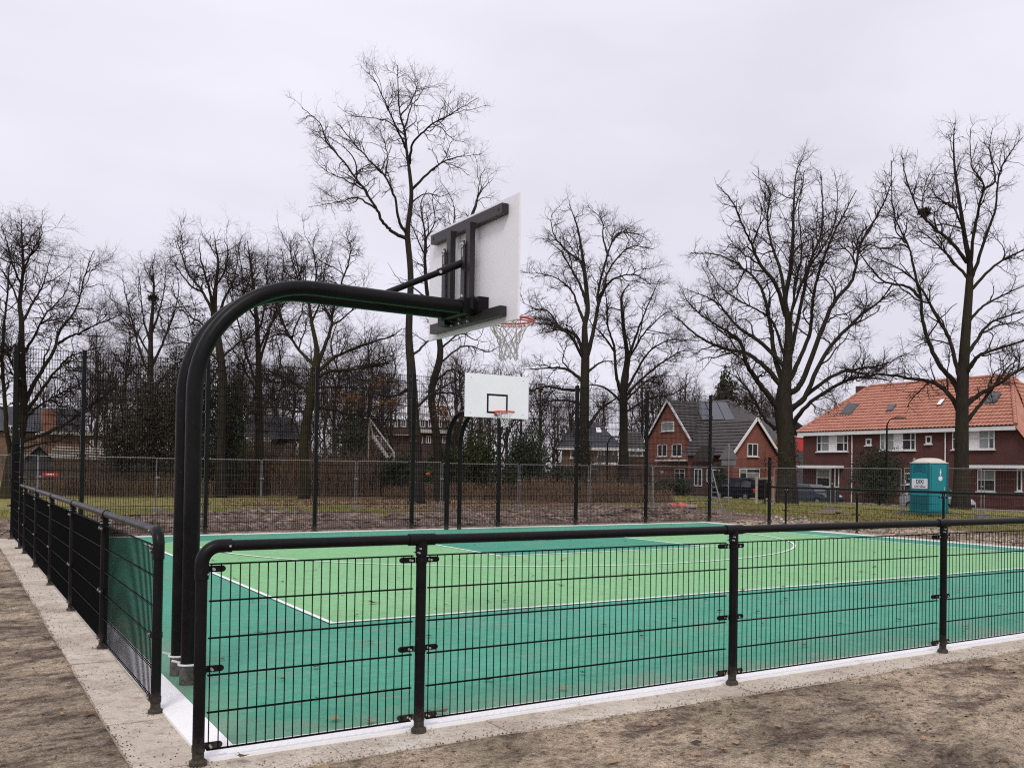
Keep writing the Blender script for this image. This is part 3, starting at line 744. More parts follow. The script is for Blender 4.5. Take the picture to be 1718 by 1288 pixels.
    for i in range(rows):
        for k in range(K):
            ks = (k, (k-1) % K) if i % 2 == 0 else (k, (k+1) % K)
            for k2 in ks:
                a, b = nodes[i, k], nodes[i+1, k2]; mid = (a+b)/2+rr.normal(0, 0.006, 3)
                net.tube([a, mid, b], 0.0042, 5, caps=False)
        if i > 1:
            for k in range(K): net.ellipsoid(nodes[i, k], (0.008, 0.008, 0.011), 5, 3)
    nn = net.build('net', 'net', h); nn['kind'] = 'stuff'
    return h
hoop = make_hoop()
far_hoop = copy_tree(hoop)
for o in list(far_hoop.children_recursive):
    if o.name.startswith(('cable_tie', 'foot_sleeve')): bpy.data.objects.remove(o)
hoop.location = (0.34, 2.15, 0.012)
far_hoop.location = (9.68, 17.02, 0.012); far_hoop.rotation_euler = (0, 0, -math.pi/2)
tag(far_hoop, 'far basketball hoop facing the camera, white backboard with black target square and red rim', 'basketball hoop')
for o in (hoop, far_hoop): o['group'] = 'basketball hoops of the court'

# ------------------------------------------------------------------ trees
def catmull(P, n):
    P = np.asarray(P, float); P = np.vstack([2*P[0]-P[1], P, 2*P[-1]-P[-2]])
    out = []
    for i in range(1, len(P)-2):
        for t in np.linspace(0, 1, n, endpoint=False):
            a, b, c, d = P[i-1], P[i], P[i+1], P[i+2]
            out.append(0.5*((2*b)+(c-a)*t+(2*a-5*b+4*c-d)*t*t+(3*b-a-3*c+d)*t**3))
    out.append(P[-2]); return np.array(out)
def resample(P, k):
    d = np.r_[0, np.cumsum(np.linalg.norm(np.diff(P, axis=0), axis=1))]
    s = np.linspace(0, d[-1], k)
    return np.stack([np.interp(s, d, P[:, i]) for i in range(3)], 1), d[-1]
def spawn(P, R, L, dens, length, k, wob, up, r0, ang, tmin, rg, droop=0.0, spread=0.35, tmax=1.0):
    """children of branches P (n,m,3) with lengths L; returns (P,R,L) of the children"""
    n, m, _ = P.shape
    cnt = rg.poisson(np.maximum(L*dens, 0.05))
    idx = np.repeat(np.arange(n), cnt); N_ = len(idx)
    if N_ == 0: return None
    t = tmin+(tmax-tmin)*rg.random(N_)**0.85
    f = t*(m-1); i0 = np.minimum(f.astype(int), m-2); w = (f-i0)[:, None]
    pos = P[idx, i0]*(1-w)+P[idx, i0+1]*w
    tan = P[idx, i0+1]-P[idx, i0]; tan /= np.linalg.norm(tan, axis=1, keepdims=True)+1e-9
    rad = R[idx, i0]*(1-w[:, 0])+R[idx, i0+1]*w[:, 0]
    rnd = rg.normal(size=(N_, 3)); perp = rnd-tan*(rnd*tan).sum(1, keepdims=True); perp /= np.linalg.norm(perp, axis=1, keepdims=True)+1e-9
    th = np.radians(rg.normal(ang, 13, N_))[:, None]
    d = tan*np.cos(th)+perp*np.sin(th)
    ln = length*np.clip(rg.normal(1, spread, N_), 0.3, 2.0)*(1.12-0.5*t)
    seg = ln/(k-1)
    out = np.zeros((N_, k, 3)); out[:, 0] = pos
    for j in range(1, k):
        d = d+rg.normal(0, wob, (N_, 3)); d[:, 2] += up-droop*j/k
        d /= np.linalg.norm(d, axis=1, keepdims=True)+1e-9
        out[:, j] = out[:, j-1]+d*seg[:, None]
    rr = np.minimum(r0, rad*0.75)
    Rn = rr[:, None]*np.linspace(1, 0.35, k)[None, :]
    return out, Rn, ln
def cat_meshes(parts):
    V = []; Q = []; n = 0
    for v, q in parts: V.append(v); Q.append(q+n); n += len(v)
    return np.vstack(V), np.vstack(Q)
def finish_tree(root, trunk, limbs, seed, lv, bark='bark', twig='twig', limb_sides=8):
    """trunk: (pts, radii); limbs: list of (pts, radii); lv: level parameters of the twigs"""
    rg = np.random.default_rng(seed); o = rootloc(root)
    def one(name, P, R, sides):
        V, Q = tubes((P-o)[None], np.asarray(R)[None], sides)
        return link(name, fast_mesh(name, V, Q, bark), root)
    one('trunk', trunk[0], trunk[1], 12)
    K = 14; Ps = []; Rs = []; Ls = []
    for P, R in limbs:
        one('limb', P, R, limb_sides)
    for P, R in limbs+[(trunk[0][len(trunk[0])//2:], trunk[1][len(trunk[1])//2:])]:
        q, L = resample(P, K); Ps.append(q); Ls.append(L); Rs.append(np.interp(np.linspace(0, 1, K), np.linspace(0, 1, len(R)), R))
    P, R, L = np.array(Ps), np.array(Rs), np.array(Ls)
    parts = []
    for i, a in enumerate(lv):
        res = spawn(P, R, L, rg=rg, **a)
        if res is None: break
        parts.append(tubes(res[0]-o, res[1], 5 if i == 0 else 3))
        if a['k'] == K: P = np.concatenate([P, res[0]]); R = np.concatenate([R, res[1]]); L = np.concatenate([L, res[2]])
        else: P, R, L = res
    V, Q = cat_meshes(parts)
    c = link('crown', fast_mesh('crown', V, Q, twig), root); c['kind'] = 'stuff'
    return c, P
def levels(s=1.0, d=1.0, up=0.06, fine=1.0, tmin=0.22, thick=1.0, sec=0.42):
    return ([dict(dens=sec, length=2.3*s, tmax=0.8, k=14, wob=0.19, up=up*0.6, r0=0.05*thick, ang=40, tmin=max(tmin, 0.2))] if sec else [])+[dict(dens=2.9*d, length=1.3*s, k=7, wob=0.26, up=up*0.6, r0=0.028*thick, ang=50, tmin=tmin),
            dict(dens=3.7*d, length=0.70*s, k=5, wob=0.28, up=up*0.6, r0=0.0145*thick, ang=50, tmin=0.15),
            dict(dens=5.7*d, length=0.43*s*fine, k=3, wob=0.28, up=up*0.6, r0=0.0105*thick, ang=50, tmin=0.1)]
def traced_tree(label, D, base, trunk_px, limbs_px, seed, lv, bark='bark', twig='twig', depth=3.0, group='bare trees beyond the court', name='bare_tree', wob=0.10):
    rg = np.random.default_rng(seed+100)
    p0 = foot(base[0], base[1], D)
    root = thing(name, label, 'tree', tuple(p0), group)
    pts = [p0-np.array([0, 0, 0.1])]+[at(x, y, D) for x, y, w in trunk_px[1:]]
    rad = [px_m(trunk_px[0][2]/2, D)*1.25]+[px_m(w/2, D) for x, y, w in trunk_px[1:]]
    T = catmull(pts, 6); TR = np.interp(np.linspace(0, 1, len(T)), np.linspace(0, 1, len(rad)), rad)
    limbs = []
    for k, lp in enumerate(limbs_px):
        w0, pl = lp[0], lp[1:]
        off = rg.uniform(-depth, depth); m = len(pl)
        P = [at(x, y, D+off*(i/(m-1))**0.9) for i, (x, y) in enumerate(pl)]
        P = catmull(P, 6); P[1:-1] += rg.normal(0, wob*0.15, (len(P)-2, 3))
        r0 = px_m(w0/2, D)
        limbs.append((P, r0*(1-np.linspace(0, 1, len(P))**0.8*0.86)))
    finish_tree(root, (T, TR), limbs, seed, lv, bark, twig)
    return root
def grown_tree(label, base, D, H, seed, lv, spread=0.42, fork=0.35, nl=9, r0=0.2, lean=(0, 0), bark='bark', twig='twig', group='bare trees beyond the court', name='bare_tree', root=None, p0=None, up=0.09):
    rg = np.random.default_rng(seed+500)
    if p0 is None: p0 = foot(base[0], base[1], D)
    root = root or thing(name, label, 'tree', tuple(p0), group)
    zs = np.linspace(0, 1, 7)
    T = np.stack([p0[0]+lean[0]*zs*H+rg.normal(0, 0.012*H, 7)*zs, p0[1]+lean[1]*zs*H+rg.normal(0, 0.012*H, 7)*zs, p0[2]-0.1+zs*H*0.82], 1)
    T = catmull(T, 5); TR = r0*(1-np.linspace(0, 1, len(T))*0.86)
    limbs = []
    for k in range(nl):
        t = fork+(0.95-fork)*k/(nl-1)*0.92; i = int(t*(len(T)-1)); a = k*2.4+rg.uniform(-0.4, 0.4)
        el = math.radians(rg.uniform(28, 50)+30*t); L = H*spread*(1.15-0.62*t)*rg.uniform(0.8, 1.15)
        d = np.array([math.cos(a)*math.cos(el), math.sin(a)*math.cos(el), math.sin(el)]); q = T[i].copy(); P = [q.copy()]
        for j in range(9):
            d = d+rg.normal(0, 0.13, 3); d[2] += up; d /= np.linalg.norm(d); q = q+d*L/9; P.append(q.copy())
        limbs.append((np.array(P), TR[i]*0.55*(1-np.linspace(0, 1, 10)*0.8)))
    finish_tree(root, (T, TR), limbs, seed, lv, bark, twig)
    return root
# ---- the trees that stand out, their limbs laid out one by one
# big spreading oak, right of the middle
traced_tree('broad spreading bare oak with an ivy-clad trunk, left of the red-roofed terrace', 50, (1320, 846),
  [(1320, 846, 34), (1320, 790, 31), (1319, 740, 29), (1315, 695, 31), (1316, 651, 24), (1321, 610, 17), (1323, 543, 12), (1317, 504, 9), (1326, 454, 7), (1330, 400, 5.5), (1332, 340, 3.5), (1336, 290, 2), (1349, 262, 1)],
  [[11, (1310, 690), (1280, 651), (1259, 622), (1250, 604), (1241, 572), (1212, 551), (1173, 526), (1153, 504)],
   [10, (1312, 650), (1287, 619), (1255, 594), (1216, 585), (1180, 569), (1148, 544), (1130, 529)],
   [8, (1314, 612), (1273, 572), (1241, 551), (1219, 526), (1198, 504), (1153, 486)],
   [10, (1313, 640), (1300, 600), (1294, 554), (1284, 504), (1273, 476), (1248, 451), (1209, 429), (1159, 424)],
   [8, (1318, 530), (1301, 476), (1273, 440), (1262, 411), (1248, 383), (1230, 340), (1203, 310)],
   [7, (1320, 520), (1309, 454), (1294, 408), (1287, 365), (1291, 319), (1262, 290)],
   [9, (1322, 610), (1330, 580), (1344, 511), (1359, 440), (1378, 390), (1380, 333), (1377, 288)],
   [10, (1322, 640), (1336, 615), (1359, 554), (1366, 490), (1387, 419), (1416, 358), (1437, 319)],
   [11, (1324, 660), (1346, 640), (1380, 551), (1401, 504), (1430, 469), (1444, 411), (1480, 347), (1496, 303)],
   [11, (1324, 685), (1348, 668), (1387, 590), (1437, 536), (1473, 508), (1500, 486)],
   [9, (1326, 690), (1355, 661), (1401, 629), (1437, 619), (1480, 612), (1520, 592)],
   [9, (1326, 715), (1361, 674), (1416, 640), (1451, 633), (1498, 638)],
   [7, (1300, 720), (1281, 700), (1265, 668), (1243, 640), (1215, 620)],
   [5, (1317, 600), (1296, 540), (1270, 520), (1232, 500), (1200, 470), (1180, 430)],
   [5, (1323, 560), (1335, 480), (1345, 420), (1340, 350), (1352, 300)],
   [5, (1323, 540), (1352, 460), (1395, 390), (1405, 330), (1400, 290)]],
  11, levels(0.95, 1.05, 0.07, sec=0.85), depth=4.0)
# oak at the right edge
traced_tree('tall bare oak in front of the red-roofed terrace, a bird nest in its crown', 50, (1612, 848),
  [(1612, 848, 28), (1613, 790, 24), (1614, 700, 21), (1615, 644, 20), (1620, 563, 16), (1626, 483, 13), (1627, 442, 10), (1620, 406, 8), (1612, 354, 6), (1602, 285, 4), (1600, 232, 2), (1603, 206, 1)],
  [[7, (1627, 470), (1632, 406), (1644, 341), (1650, 309), (1630, 277), (1628, 216)],
   [7, (1628, 470), (1640, 440), (1656, 390), (1670, 350), (1676, 293), (1697, 253), (1716, 230)],
   [6, (1626, 490), (1668, 446), (1718, 418), (1745, 400)],
   [6, (1622, 545), (1642, 520), (1668, 503), (1718, 479), (1750, 465)],
   [8, (1619, 600), (1640, 570), (1660, 543), (1701, 527), (1735, 515)],
   [10, (1618, 630), (1634, 606), (1652, 592), (1718, 572), (1760, 558)],
   [11, (1616, 682), (1640, 664), (1668, 648), (1718, 616), (1755, 596)],
   [9, (1618, 712), (1640, 684), (1668, 648), (1690, 618), (1712, 600)],
   [11, (1612, 700), (1600, 672), (1571, 644), (1523, 634), (1466, 628), (1420, 640)],
   [11, (1613, 668), (1600, 640), (1579, 616), (1559, 575), (1547, 531), (1545, 499), (1531, 442), (1524, 412), (1499, 354), (1495, 269)],
   [9, (1614, 650), (1604, 610), (1592, 567), (1571, 531), (1539, 475), (1499, 446), (1458, 430)],
   [7, (1622, 440), (1596, 406), (1563, 378), (1539, 350), (1519, 293), (1513, 257)],
   [6, (1626, 470), (1592, 430), (1559, 398), (1530, 385)],
   [6, (1545, 500), (1520, 480), (1480, 470), (1440, 420), (1425, 370)],
   [5, (1620, 400), (1600, 350), (1570, 330), (1560, 300)],
   [5, (1648, 320), (1670, 300), (1660, 250), (1665, 215)]],
  12, levels(0.95, 1.0, 0.06, sec=0.55), depth=4.0)
# tallest tree, behind the near hoop
traced_tree('tallest bare tree, slim dark trunk with open crown rising behind the near backboard', 42.8, (700, 843),
  [(701, 843, 22), (698, 760, 20), (693, 690, 19), (690, 620, 15), (686, 560, 12), (689, 466, 10), (684, 402, 9.5), (684, 384, 8.5), (690, 332, 7), (688, 296, 6), (682, 251, 4.5), (679, 220, 3.5), (671, 190, 2.5), (668, 150, 1.8), (667, 110, 1)],
  [[4, (682, 250), (665, 214), (644, 169), (629, 135), (605, 111)],
   [3, (677, 222), (690, 180), (705, 160), (723, 123)],
   [5, (687, 275), (693, 241), (723, 211), (759, 190), (803, 164)],
   [5, (691, 318), (729, 281), (759, 266), (808, 258)],
   [7, (684, 402), (661, 390), (644, 375), (629, 347), (608, 314), (577, 272), (550, 241), (535, 205), (506, 181)],
   [6, (683, 390), (671, 375), (662, 332), (646, 296), (614, 263), (577, 220), (565, 205)],
   [4, (629, 349), (599, 332), (571, 338), (518, 347)],
   [3, (646, 296), (650, 266), (644, 235), (632, 211)],
   [3, (678, 226), (655, 206), (632, 199), (590, 193), (566, 178)],
   [3, (600, 305), (595, 270), (580, 250), (560, 235), (515, 215)],
   [3, (612, 318), (575, 300), (545, 285), (520, 262)],
   [3, (690, 340), (715, 325), (740, 330), (765, 318)],
   [3, (672, 195), (690, 170), (700, 140), (690, 115)],
   [6, (692, 690), (724, 660), (760, 640), (800, 620)],
   [6, (690, 650), (660, 664), (630, 660), (590, 655)],
   [5, (689, 600), (715, 575), (735, 560), (760, 548)]],
  13, levels(0.72, 1.35, 0.05, tmin=0.3, sec=0.55), depth=3.0)
# its thinner neighbours
traced_tree('slim bare tree close behind the tallest one, partly hidden by the near backboard', 46, (738, 840),
  [(738, 840, 15), (733, 740, 13), (724, 660, 12), (738, 600, 11), (735, 560, 9), (718, 500, 7), (713, 440, 5), (713, 393, 3), (706, 345, 2), (716, 320, 1)],
  [[5, (735, 570), (752, 520), (757, 450), (762, 372), (760, 340), (737, 300)],
   [4, (757, 440), (778, 400), (798, 350), (806, 300), (815, 280)],
   [4, (790, 365), (808, 320), (828, 300)],
   [3, (714, 430), (700, 400), (690, 370), (700, 335)],
   [3, (714, 400), (730, 370), (725, 330), (742, 310)],
   [4, (730, 640), (760, 620), (800, 640), (840, 620)],
   [4, (736, 610), (780, 580), (820, 590), (850, 570)],
   [4, (735, 590), (770, 560), (800, 570), (815, 545)],
   [4, (728, 660), (760, 660), (800, 680), (845, 660)],
   [3, (716, 500), (690, 480), (670, 470), (650, 440)]],
  14, levels(0.75, 1.0, 0.05), depth=3.0)
# ivy-footed oak in front of the dark-roofed house and its neighbour
traced_tree('stout bare oak with ivy round its foot, right of the far white backboard', 55, (980, 832),
  [(980, 832, 22), (979, 740, 17), (980, 690, 16), (981, 646, 15), (982, 597, 14), (981, 548, 9), (986, 516, 8), (981, 460, 6.5), (977, 428, 5), (969, 382, 3), (955, 343, 1)],
  [[9, (983, 605), (992, 570), (1003, 516), (1003, 490), (1017, 434), (1030, 402), (1059, 379)],
   [6, (1004, 510), (1014, 480), (1023, 450), (1056, 415), (1097, 418)],
   [5, (1004, 500), (1022, 474), (1043, 463), (1072, 463), (1107, 490)],
   [6, (980, 540), (968, 510), (958, 486), (925, 463), (878, 457)],
   [6, (984, 510), (974, 480), (961, 457), (938, 418), (906, 398)],
   [7, (980, 604), (968, 565), (938, 548), (915, 519), (873, 529)],
   [6, (978, 600), (955, 561), (919, 545), (889, 542)],
   [7, (978, 640), (951, 620), (919, 617), (878, 620)],
   [7, (978, 655), (945, 653), (909, 649), (876, 668)],
   [6, (976, 680), (960, 673), (925, 672), (890, 681)],
   [7, (986, 716), (1007, 688), (1036, 666), (1060, 650)],
   [5, (984, 626), (1010, 607), (1040, 607)],
   [4, (977, 440), (950, 420), (930, 395), (925, 365), (940, 345)],
   [4, (1020, 430), (1012, 400), (1010, 370), (985, 345)],
   [4, (1028, 405), (1040, 390), (1075, 395), (1095, 410)]],
  15, levels(0.9, 1.25, 0.05), depth=3.5)
traced_tree('bare oak beside the gabled brick house, its crown forked low', 58, (1045, 832),
  [(1045, 832, 17), (1046, 740, 14), (1046, 672, 14), (1047, 640, 12), (1052, 597, 8), (1046, 548, 6), (1043, 499, 3.5), (1056, 475, 1.2)],
  [[7, (1042, 660), (1034, 630), (1030, 581), (1020, 548), (1017, 503), (1012, 470)],
   [7, (1050, 650), (1056, 597), (1069, 558), (1085, 516), (1107, 468)],
   [6, (1050, 655), (1064, 630), (1088, 591), (1121, 571), (1152, 570)],
   [6, (1052, 662), (1069, 643), (1105, 613), (1140, 591), (1162, 587)],
   [5, (1052, 670), (1066, 656), (1095, 633), (1136, 630)],
   [5, (1040, 672), (1015, 650), (990, 645), (965, 640)],
   [4, (1056, 600), (1080, 560), (1110, 530), (1130, 520)],
   [4, (1031, 590), (1010, 560), (990, 540), (980, 510)],
   [4, (1052, 690), (1090, 668), (1130, 660), (1160, 640)]],
  16, levels(0.9, 1.25, 0.05), depth=3.0)
# trees on the left
traced_tree('big bare oak at the left edge of the picture with low sweeping boughs', 42, (14, 836),
  [(12, 836, 24), (16, 800, 20), (22, 765, 18), (33, 730, 17), (38, 690, 15), (37, 637, 13), (36, 580, 10), (36, 537, 8), (33, 508, 6.5), (39, 450, 4.5), (37, 407, 3), (36, 367, 1)],
  [[8, (40, 680), (63, 632), (92, 586), (98, 560), (129, 514), (141, 465), (158, 420)],
   [5, (98, 576), (118, 564), (138, 557), (161, 545), (195, 531), (215, 518)],
   [6, (40, 704), (60, 685), (86, 669), (129, 646), (163, 632)],
   [7, (40, 696), (60, 668), (86, 632), (115, 600), (138, 591), (176, 580)],
   [8, (36, 740), (75, 728), (115, 707), (150, 682), (190, 652), (205, 632)],
   [5, (36, 752), (70, 744), (100, 738), (130, 715), (160, 700)],
   [9, (20, 775), (11, 720), (7, 660), (4, 600), (8, 540), (14, 470), (20, 410)],
   [6, (36, 650), (24, 620), (10, 590), (-12, 560)],
   [5, (36, 545), (60, 500), (75, 470), (88, 420)],
   [4, (38, 460), (55, 420), (70, 395), (68, 375)],
   [4, (36, 520), (20, 480), (0, 450), (-15, 420)],
   [5, (36, 600), (60, 560), (75, 530), (110, 490), (120, 450)],
   [4, (36, 480), (20, 440), (10, 400), (2, 380)]],
  17, levels(0.95, 1.35, 0.06), bark='bark2', depth=3.0)
traced_tree('mossy bare oak with long level boughs just left of the tallest tree', 46, (510, 842),
  [(509, 842, 17), (511, 790, 16), (510, 740, 15), (521, 670, 15), (530, 614, 14), (531, 583, 8), (523, 542, 6), (518, 509, 4.5), (505, 470, 3), (492, 415, 1)],
  [[7, (532, 614), (554, 555), (559, 519), (575, 470), (588, 420), (580, 390)],
   [7, (528, 612), (505, 591), (480, 553), (462, 510), (455, 470)],
   [7, (534, 622), (562, 599), (613, 578), (659, 563), (675, 550)],
   [7, (534, 632), (557, 622), (600, 619), (633, 612), (662, 604)],
   [5, (530, 650), (574, 650), (612, 655)],
   [6, (522, 660), (500, 645), (464, 627), (434, 620)],
   [5, (524, 680), (560, 688), (600, 696), (640, 680), (690, 672)],
   [4, (556, 545), (580, 530), (605, 500), (612, 460)],
   [4, (523, 540), (540, 500), (545, 450), (560, 400)],
   [4, (490, 565), (470, 560), (440, 570), (415, 560)],
   [5, (522, 690), (495, 690), (460, 682), (430, 690)],
   [4, (519, 510), (530, 460), (525, 410), (535, 385)]],
  18, levels(0.9, 1.4, 0.05), bark='bark2', depth=3.5)
traced_tree('straight bare tree with a narrow crown in front of the dark bungalow', 50, (437, 838),
  [(437, 838, 14), (435, 722, 13), (434, 660, 12), (434, 619, 10), (431, 542, 7), (425, 480, 5), (420, 440, 3), (415, 404, 1)],
  [[5, (434, 610), (450, 560), (468, 500), (476, 440), (470, 412)],
   [5, (433, 650), (412, 590), (395, 520), (380, 460), (385, 415)],
   [4, (434, 665), (405, 610), (380, 570), (360, 545)],
   [4, (432, 560), (445, 510), (448, 450), (452, 408)],
   [4, (432, 590), (455, 545), (482, 500), (500, 480)],
   [4, (430, 540), (412, 500), (405, 450), (398, 412)],
   [3, (435, 690), (460, 660), (490, 640), (505, 620)],
   [3, (434, 700), (410, 680), (385, 660), (360, 655)]],
  19, levels(0.9, 1.4, 0.08), depth=2.5)
traced_tree('bare tree with an upswept fan of branches above the curve of the near hoop pipes', 47, (372, 835),
  [(372, 835, 15), (371, 740, 14), (374, 640, 13), (366, 570, 12), (359, 525, 11), (362, 480, 6), (366, 440, 4), (360, 404, 1.2)],
  [[6, (358, 528), (339, 488), (316, 459), (302, 417), (292, 400)],
   [6, (360, 526), (350, 480), (338, 440), (333, 402)],
   [6, (364, 530), (380, 495), (394, 465), (402, 407)],
   [5, (368, 560), (395, 520), (415, 480), (428, 430)],
   [5, (364, 560), (335, 540), (305, 520), (285, 470)],
   [4, (340, 490), (320, 480), (298, 450), (285, 432)],
   [5, (372, 600), (400, 575), (425, 560), (440, 520)],
   [4, (363, 480), (378, 450), (382, 420), (376, 404)],
   [5, (370, 610), (340, 580), (310, 575), (280, 560)]],
  20, levels(0.9, 1.4, 0.08), depth=2.5)
traced_tree('thin bare tree with a dark bird nest, right of the oak at the left edge', 58, (254, 835),
  [(254, 835, 12), (253, 700, 11), (253, 623, 9), (253, 560, 7), (256, 520, 5), (258, 480, 3.5), (256, 445, 1)],
  [[5, (253, 640), (236, 590), (222, 540), (210, 490), (206, 460)],
   [5, (253, 620), (275, 570), (290, 530), (300, 490), (296, 450)],
   [4, (253, 580), (240, 530), (236, 490), (232, 450)],
   [4, (254, 560), (268, 520), (276, 480), (278, 446)],
   [4, (253, 650), (220, 620), (195, 600), (178, 570)],
   [4, (253, 600), (230, 560), (204, 530), (190, 500)],
   [4, (254, 660), (285, 620), (310, 600), (330, 560)]],
  21, levels(0.95, 1.2, 0.08), depth=2.5)

def bird_nest(label, x, y, D, r):
    p = at(x, y, D); rg = np.random.default_rng(int(x))
    n = 260; d = rg.normal(size=(n, 3)); d /= np.linalg.norm(d, axis=1, keepdims=True)
    c = p+d*np.array([r, r, r*0.6])*rg.random((n, 1))**0.5
    e = rg.normal(size=(n, 3)); e /= np.linalg.norm(e, axis=1, keepdims=True)
    P = np.stack([c-e*r*0.55, c, c+e*r*0.55], 1)
    V, Q = tubes(P, np.full((n, 3), 0.012), 3)
    o = link('bird_nest', fast_mesh('bird_nest', V-p, Q, 'bark'), None, tuple(p)); tag(o, label, 'bird nest', 'bird nests in the bare crowns')
bird_nest('round dark bird nest high in the crown of the oak before the red roof', 1551, 356, 50, 0.34)
bird_nest('dark bird nest in the thin tree left of the near hoop pipes', 256, 500, 58, 0.27)

# the wood behind: a few grown trees, then copies of them
gsrc = []
for k in range(4):
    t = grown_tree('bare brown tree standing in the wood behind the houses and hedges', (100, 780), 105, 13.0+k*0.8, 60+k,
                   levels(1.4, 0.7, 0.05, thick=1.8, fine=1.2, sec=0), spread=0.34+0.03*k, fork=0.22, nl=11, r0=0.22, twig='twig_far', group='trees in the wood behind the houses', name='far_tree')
    gsrc.append(t)
near_src = []
for k in range(2):
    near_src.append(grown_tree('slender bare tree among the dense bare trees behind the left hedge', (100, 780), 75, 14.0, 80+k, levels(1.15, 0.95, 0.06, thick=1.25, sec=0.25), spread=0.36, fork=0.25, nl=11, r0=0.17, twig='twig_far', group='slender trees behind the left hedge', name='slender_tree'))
far_px = [(196, 100), (238, 112), (300, 105), (150, 96), (345, 118), (395, 108), (455, 112), (560, 105), (600, 118), (640, 110), (690, 116), (735, 104), (770, 96), (805, 112), (838, 100), (872, 112), (905, 98), (930, 110), (955, 120),
          (1010, 112), (1060, 116), (1080, 106), (1105, 118), (1140, 122), (1165, 114), (1190, 124), (1240, 120), (1262, 112), (1285, 124), (1300, 108), (1375, 118), (1400, 125), (1440, 122), (1480, 125), (1540, 122), (1680, 118), (-25, 100), (70, 110), (20, 118),
          (172, 76), (228, 82), (275, 78), (306, 84), (398, 74), (460, 78), (490, 72), (545, 80), (580, 76), (605, 84), (330, 88), (425, 86), (160, 68), (190, 88), (210, 70), (250, 90), (290, 70), (320, 92), (345, 70), (385, 90), (405, 66), (440, 92), (475, 88), (520, 70), (530, 92), (560, 68), (590, 90), (620, 72), (640, 88), (1210, 110), (1250, 108), (1275, 114), (1150, 108), (1095, 112), (1295, 116), (655, 80), (762, 76), (790, 84), (822, 78), (850, 86), (905, 80), (935, 90), (960, 86), (1010, 92), (1075, 96), (860, 118), (1105, 100)]
rgf = np.random.default_rng(31)
for k, (x, D) in enumerate(far_px):
    o = gsrc[k] if k < 4 else copy_tree(gsrc[k % 4]) if not (k >= 39 and x < 660) else near_src[k-39] if k < 41 else copy_tree(near_src[k % 2])
    p = foot(x, 785, D); o.location = tuple(p); o.rotation_euler = (0, 0, rgf.uniform(0, 6.28)); s = rgf.uniform(0.78, 1.06) if x < 1000 else rgf.uniform(0.78, 1.0)
    if x < 50: s = 0.6
    if k >= 39: s = rgf.uniform(0.8, 1.08) if x < 660 else rgf.uniform(0.62, 0.85)
    if k < 39 and (500 < x < 700 or 730 < x < 930): s *= 1.12
    if 1050 < x < 1310: s = rgf.uniform(0.9, 1.12)
    o.scale = (s, s, s)

# young trees between the fence and the street
grown_tree('young slender tree with pale bare stems tied beside a wooden stake', (1283, 842), 47, 3.3, 91, levels(0.45, 1.1, 0.1, thick=0.7, sec=0), spread=0.45, fork=0.3, nl=6, r0=0.045, bark='bark2', group=None, name='young_tree')

# ------------------------------------------------------------------ evergreens, ivy and hedges
def leaf_cloud(name, centre, radii, n, size, mat, parent, seed, shell=0.55, cone=0.0, flat=0.5):
    rg = np.random.default_rng(seed); c = np.asarray(centre, float); r = np.asarray(radii, float)
    d = rg.normal(size=(n, 3)); d /= np.linalg.norm(d, axis=1, keepdims=True)
    rad = shell+(1-shell)*rg.random(n); rad = np.where(rg.random(n) < 0.25, rg.random(n), rad)
    lump = 1+0.28*np.sin(d[:, 0]*5.1+seed)*np.sin(d[:, 2]*6.3+seed*2)+0.16*np.sin(d[:, 1]*9+d[:, 2]*7+seed)+rg.normal(0, 0.07, n)
    p = d*(rad*lump)[:, None]*r
    if cone > 0:
        h = np.clip((p[:, 2]/r[2]+1)/2, 0, 1.3); p[:, :2] *= (1.15-cone*h)[:, None]
    p = p+c
    a = rg.normal(size=(n, 3)); a /= np.linalg.norm(a, axis=1, keepdims=True)
    b = np.cross(a, rg.normal(size=(n, 3))); b /= np.linalg.norm(b, axis=1, keepdims=True)
    s = size*rg.uniform(0.5, 1.3, n)[:, None]
    V = np.stack([p-a*s*0.5, p+b*s*flat*0.5, p+a*s*0.5, p-b*s*flat*0.5], 1).reshape(-1, 3)-rootloc(parent)
    Q = np.arange(4*n).reshape(-1, 4)
    o = link(name, fast_mesh(name, V, Q, mat, False), parent); o['kind'] = 'stuff'; return o
def evergreen(name, label, x, y0, y1, wpx, D, mat, seed, n=2600, size=0.22, cone=0.0, cat='shrub', deep=1.0, group=None):
    """bush or evergreen: column x, from row y1 (top) to row y0 (ground), wpx wide"""
    p = foot(x, y0, D); top = at(x, y1, D); h = top[2]-p[2]; w = px_m(wpx, D)/2
    root = thing(name, label, cat, tuple(p), group)
    leaf_cloud('foliage', p+[0, 0, h*0.52], (w, w*deep, h*0.5), int(n*3.7), size*0.62, mat, root, seed, cone=cone, shell=0.35)
    rg = np.random.default_rng(seed); k = 9
    P = np.zeros((k, 5, 3)); a = rg.uniform(0, 6.28, k)
    for j in range(5):
        q = j/4; P[:, j, 0] = np.cos(a)*w*0.45*q+rg.normal(0, 0.03, k); P[:, j, 1] = np.sin(a)*w*0.45*q*deep; P[:, j, 2] = h*0.75*q-0.05
    V, Q = tubes(P, np.full((k, 5), max(0.02, w*0.02))*np.linspace(1, 0.4, 5), 5)
    s = link('stem', fast_mesh('stem', V, Q, 'bark'), root); s['kind'] = 'stuff'
    return root
evergreen('ivy_clad_tree', 'dark ivy-covered thicket directly left of the near hoop pipes', 322, 806, 556, 110, 49, 'ivy', 1, 3400, 0.24, cat='tree')
evergreen('ivy_clad_tree', 'lower ivy-covered thicket farther left of the near hoop pipes', 258, 806, 616, 110, 50, 'ivy', 2, 2600, 0.24, cat='tree')
evergreen('holly_tree', 'dark holly close on the right side of the near hoop pipes', 382, 800, 622, 74, 49, 'needle', 3, 2600, 0.22, cat='tree')
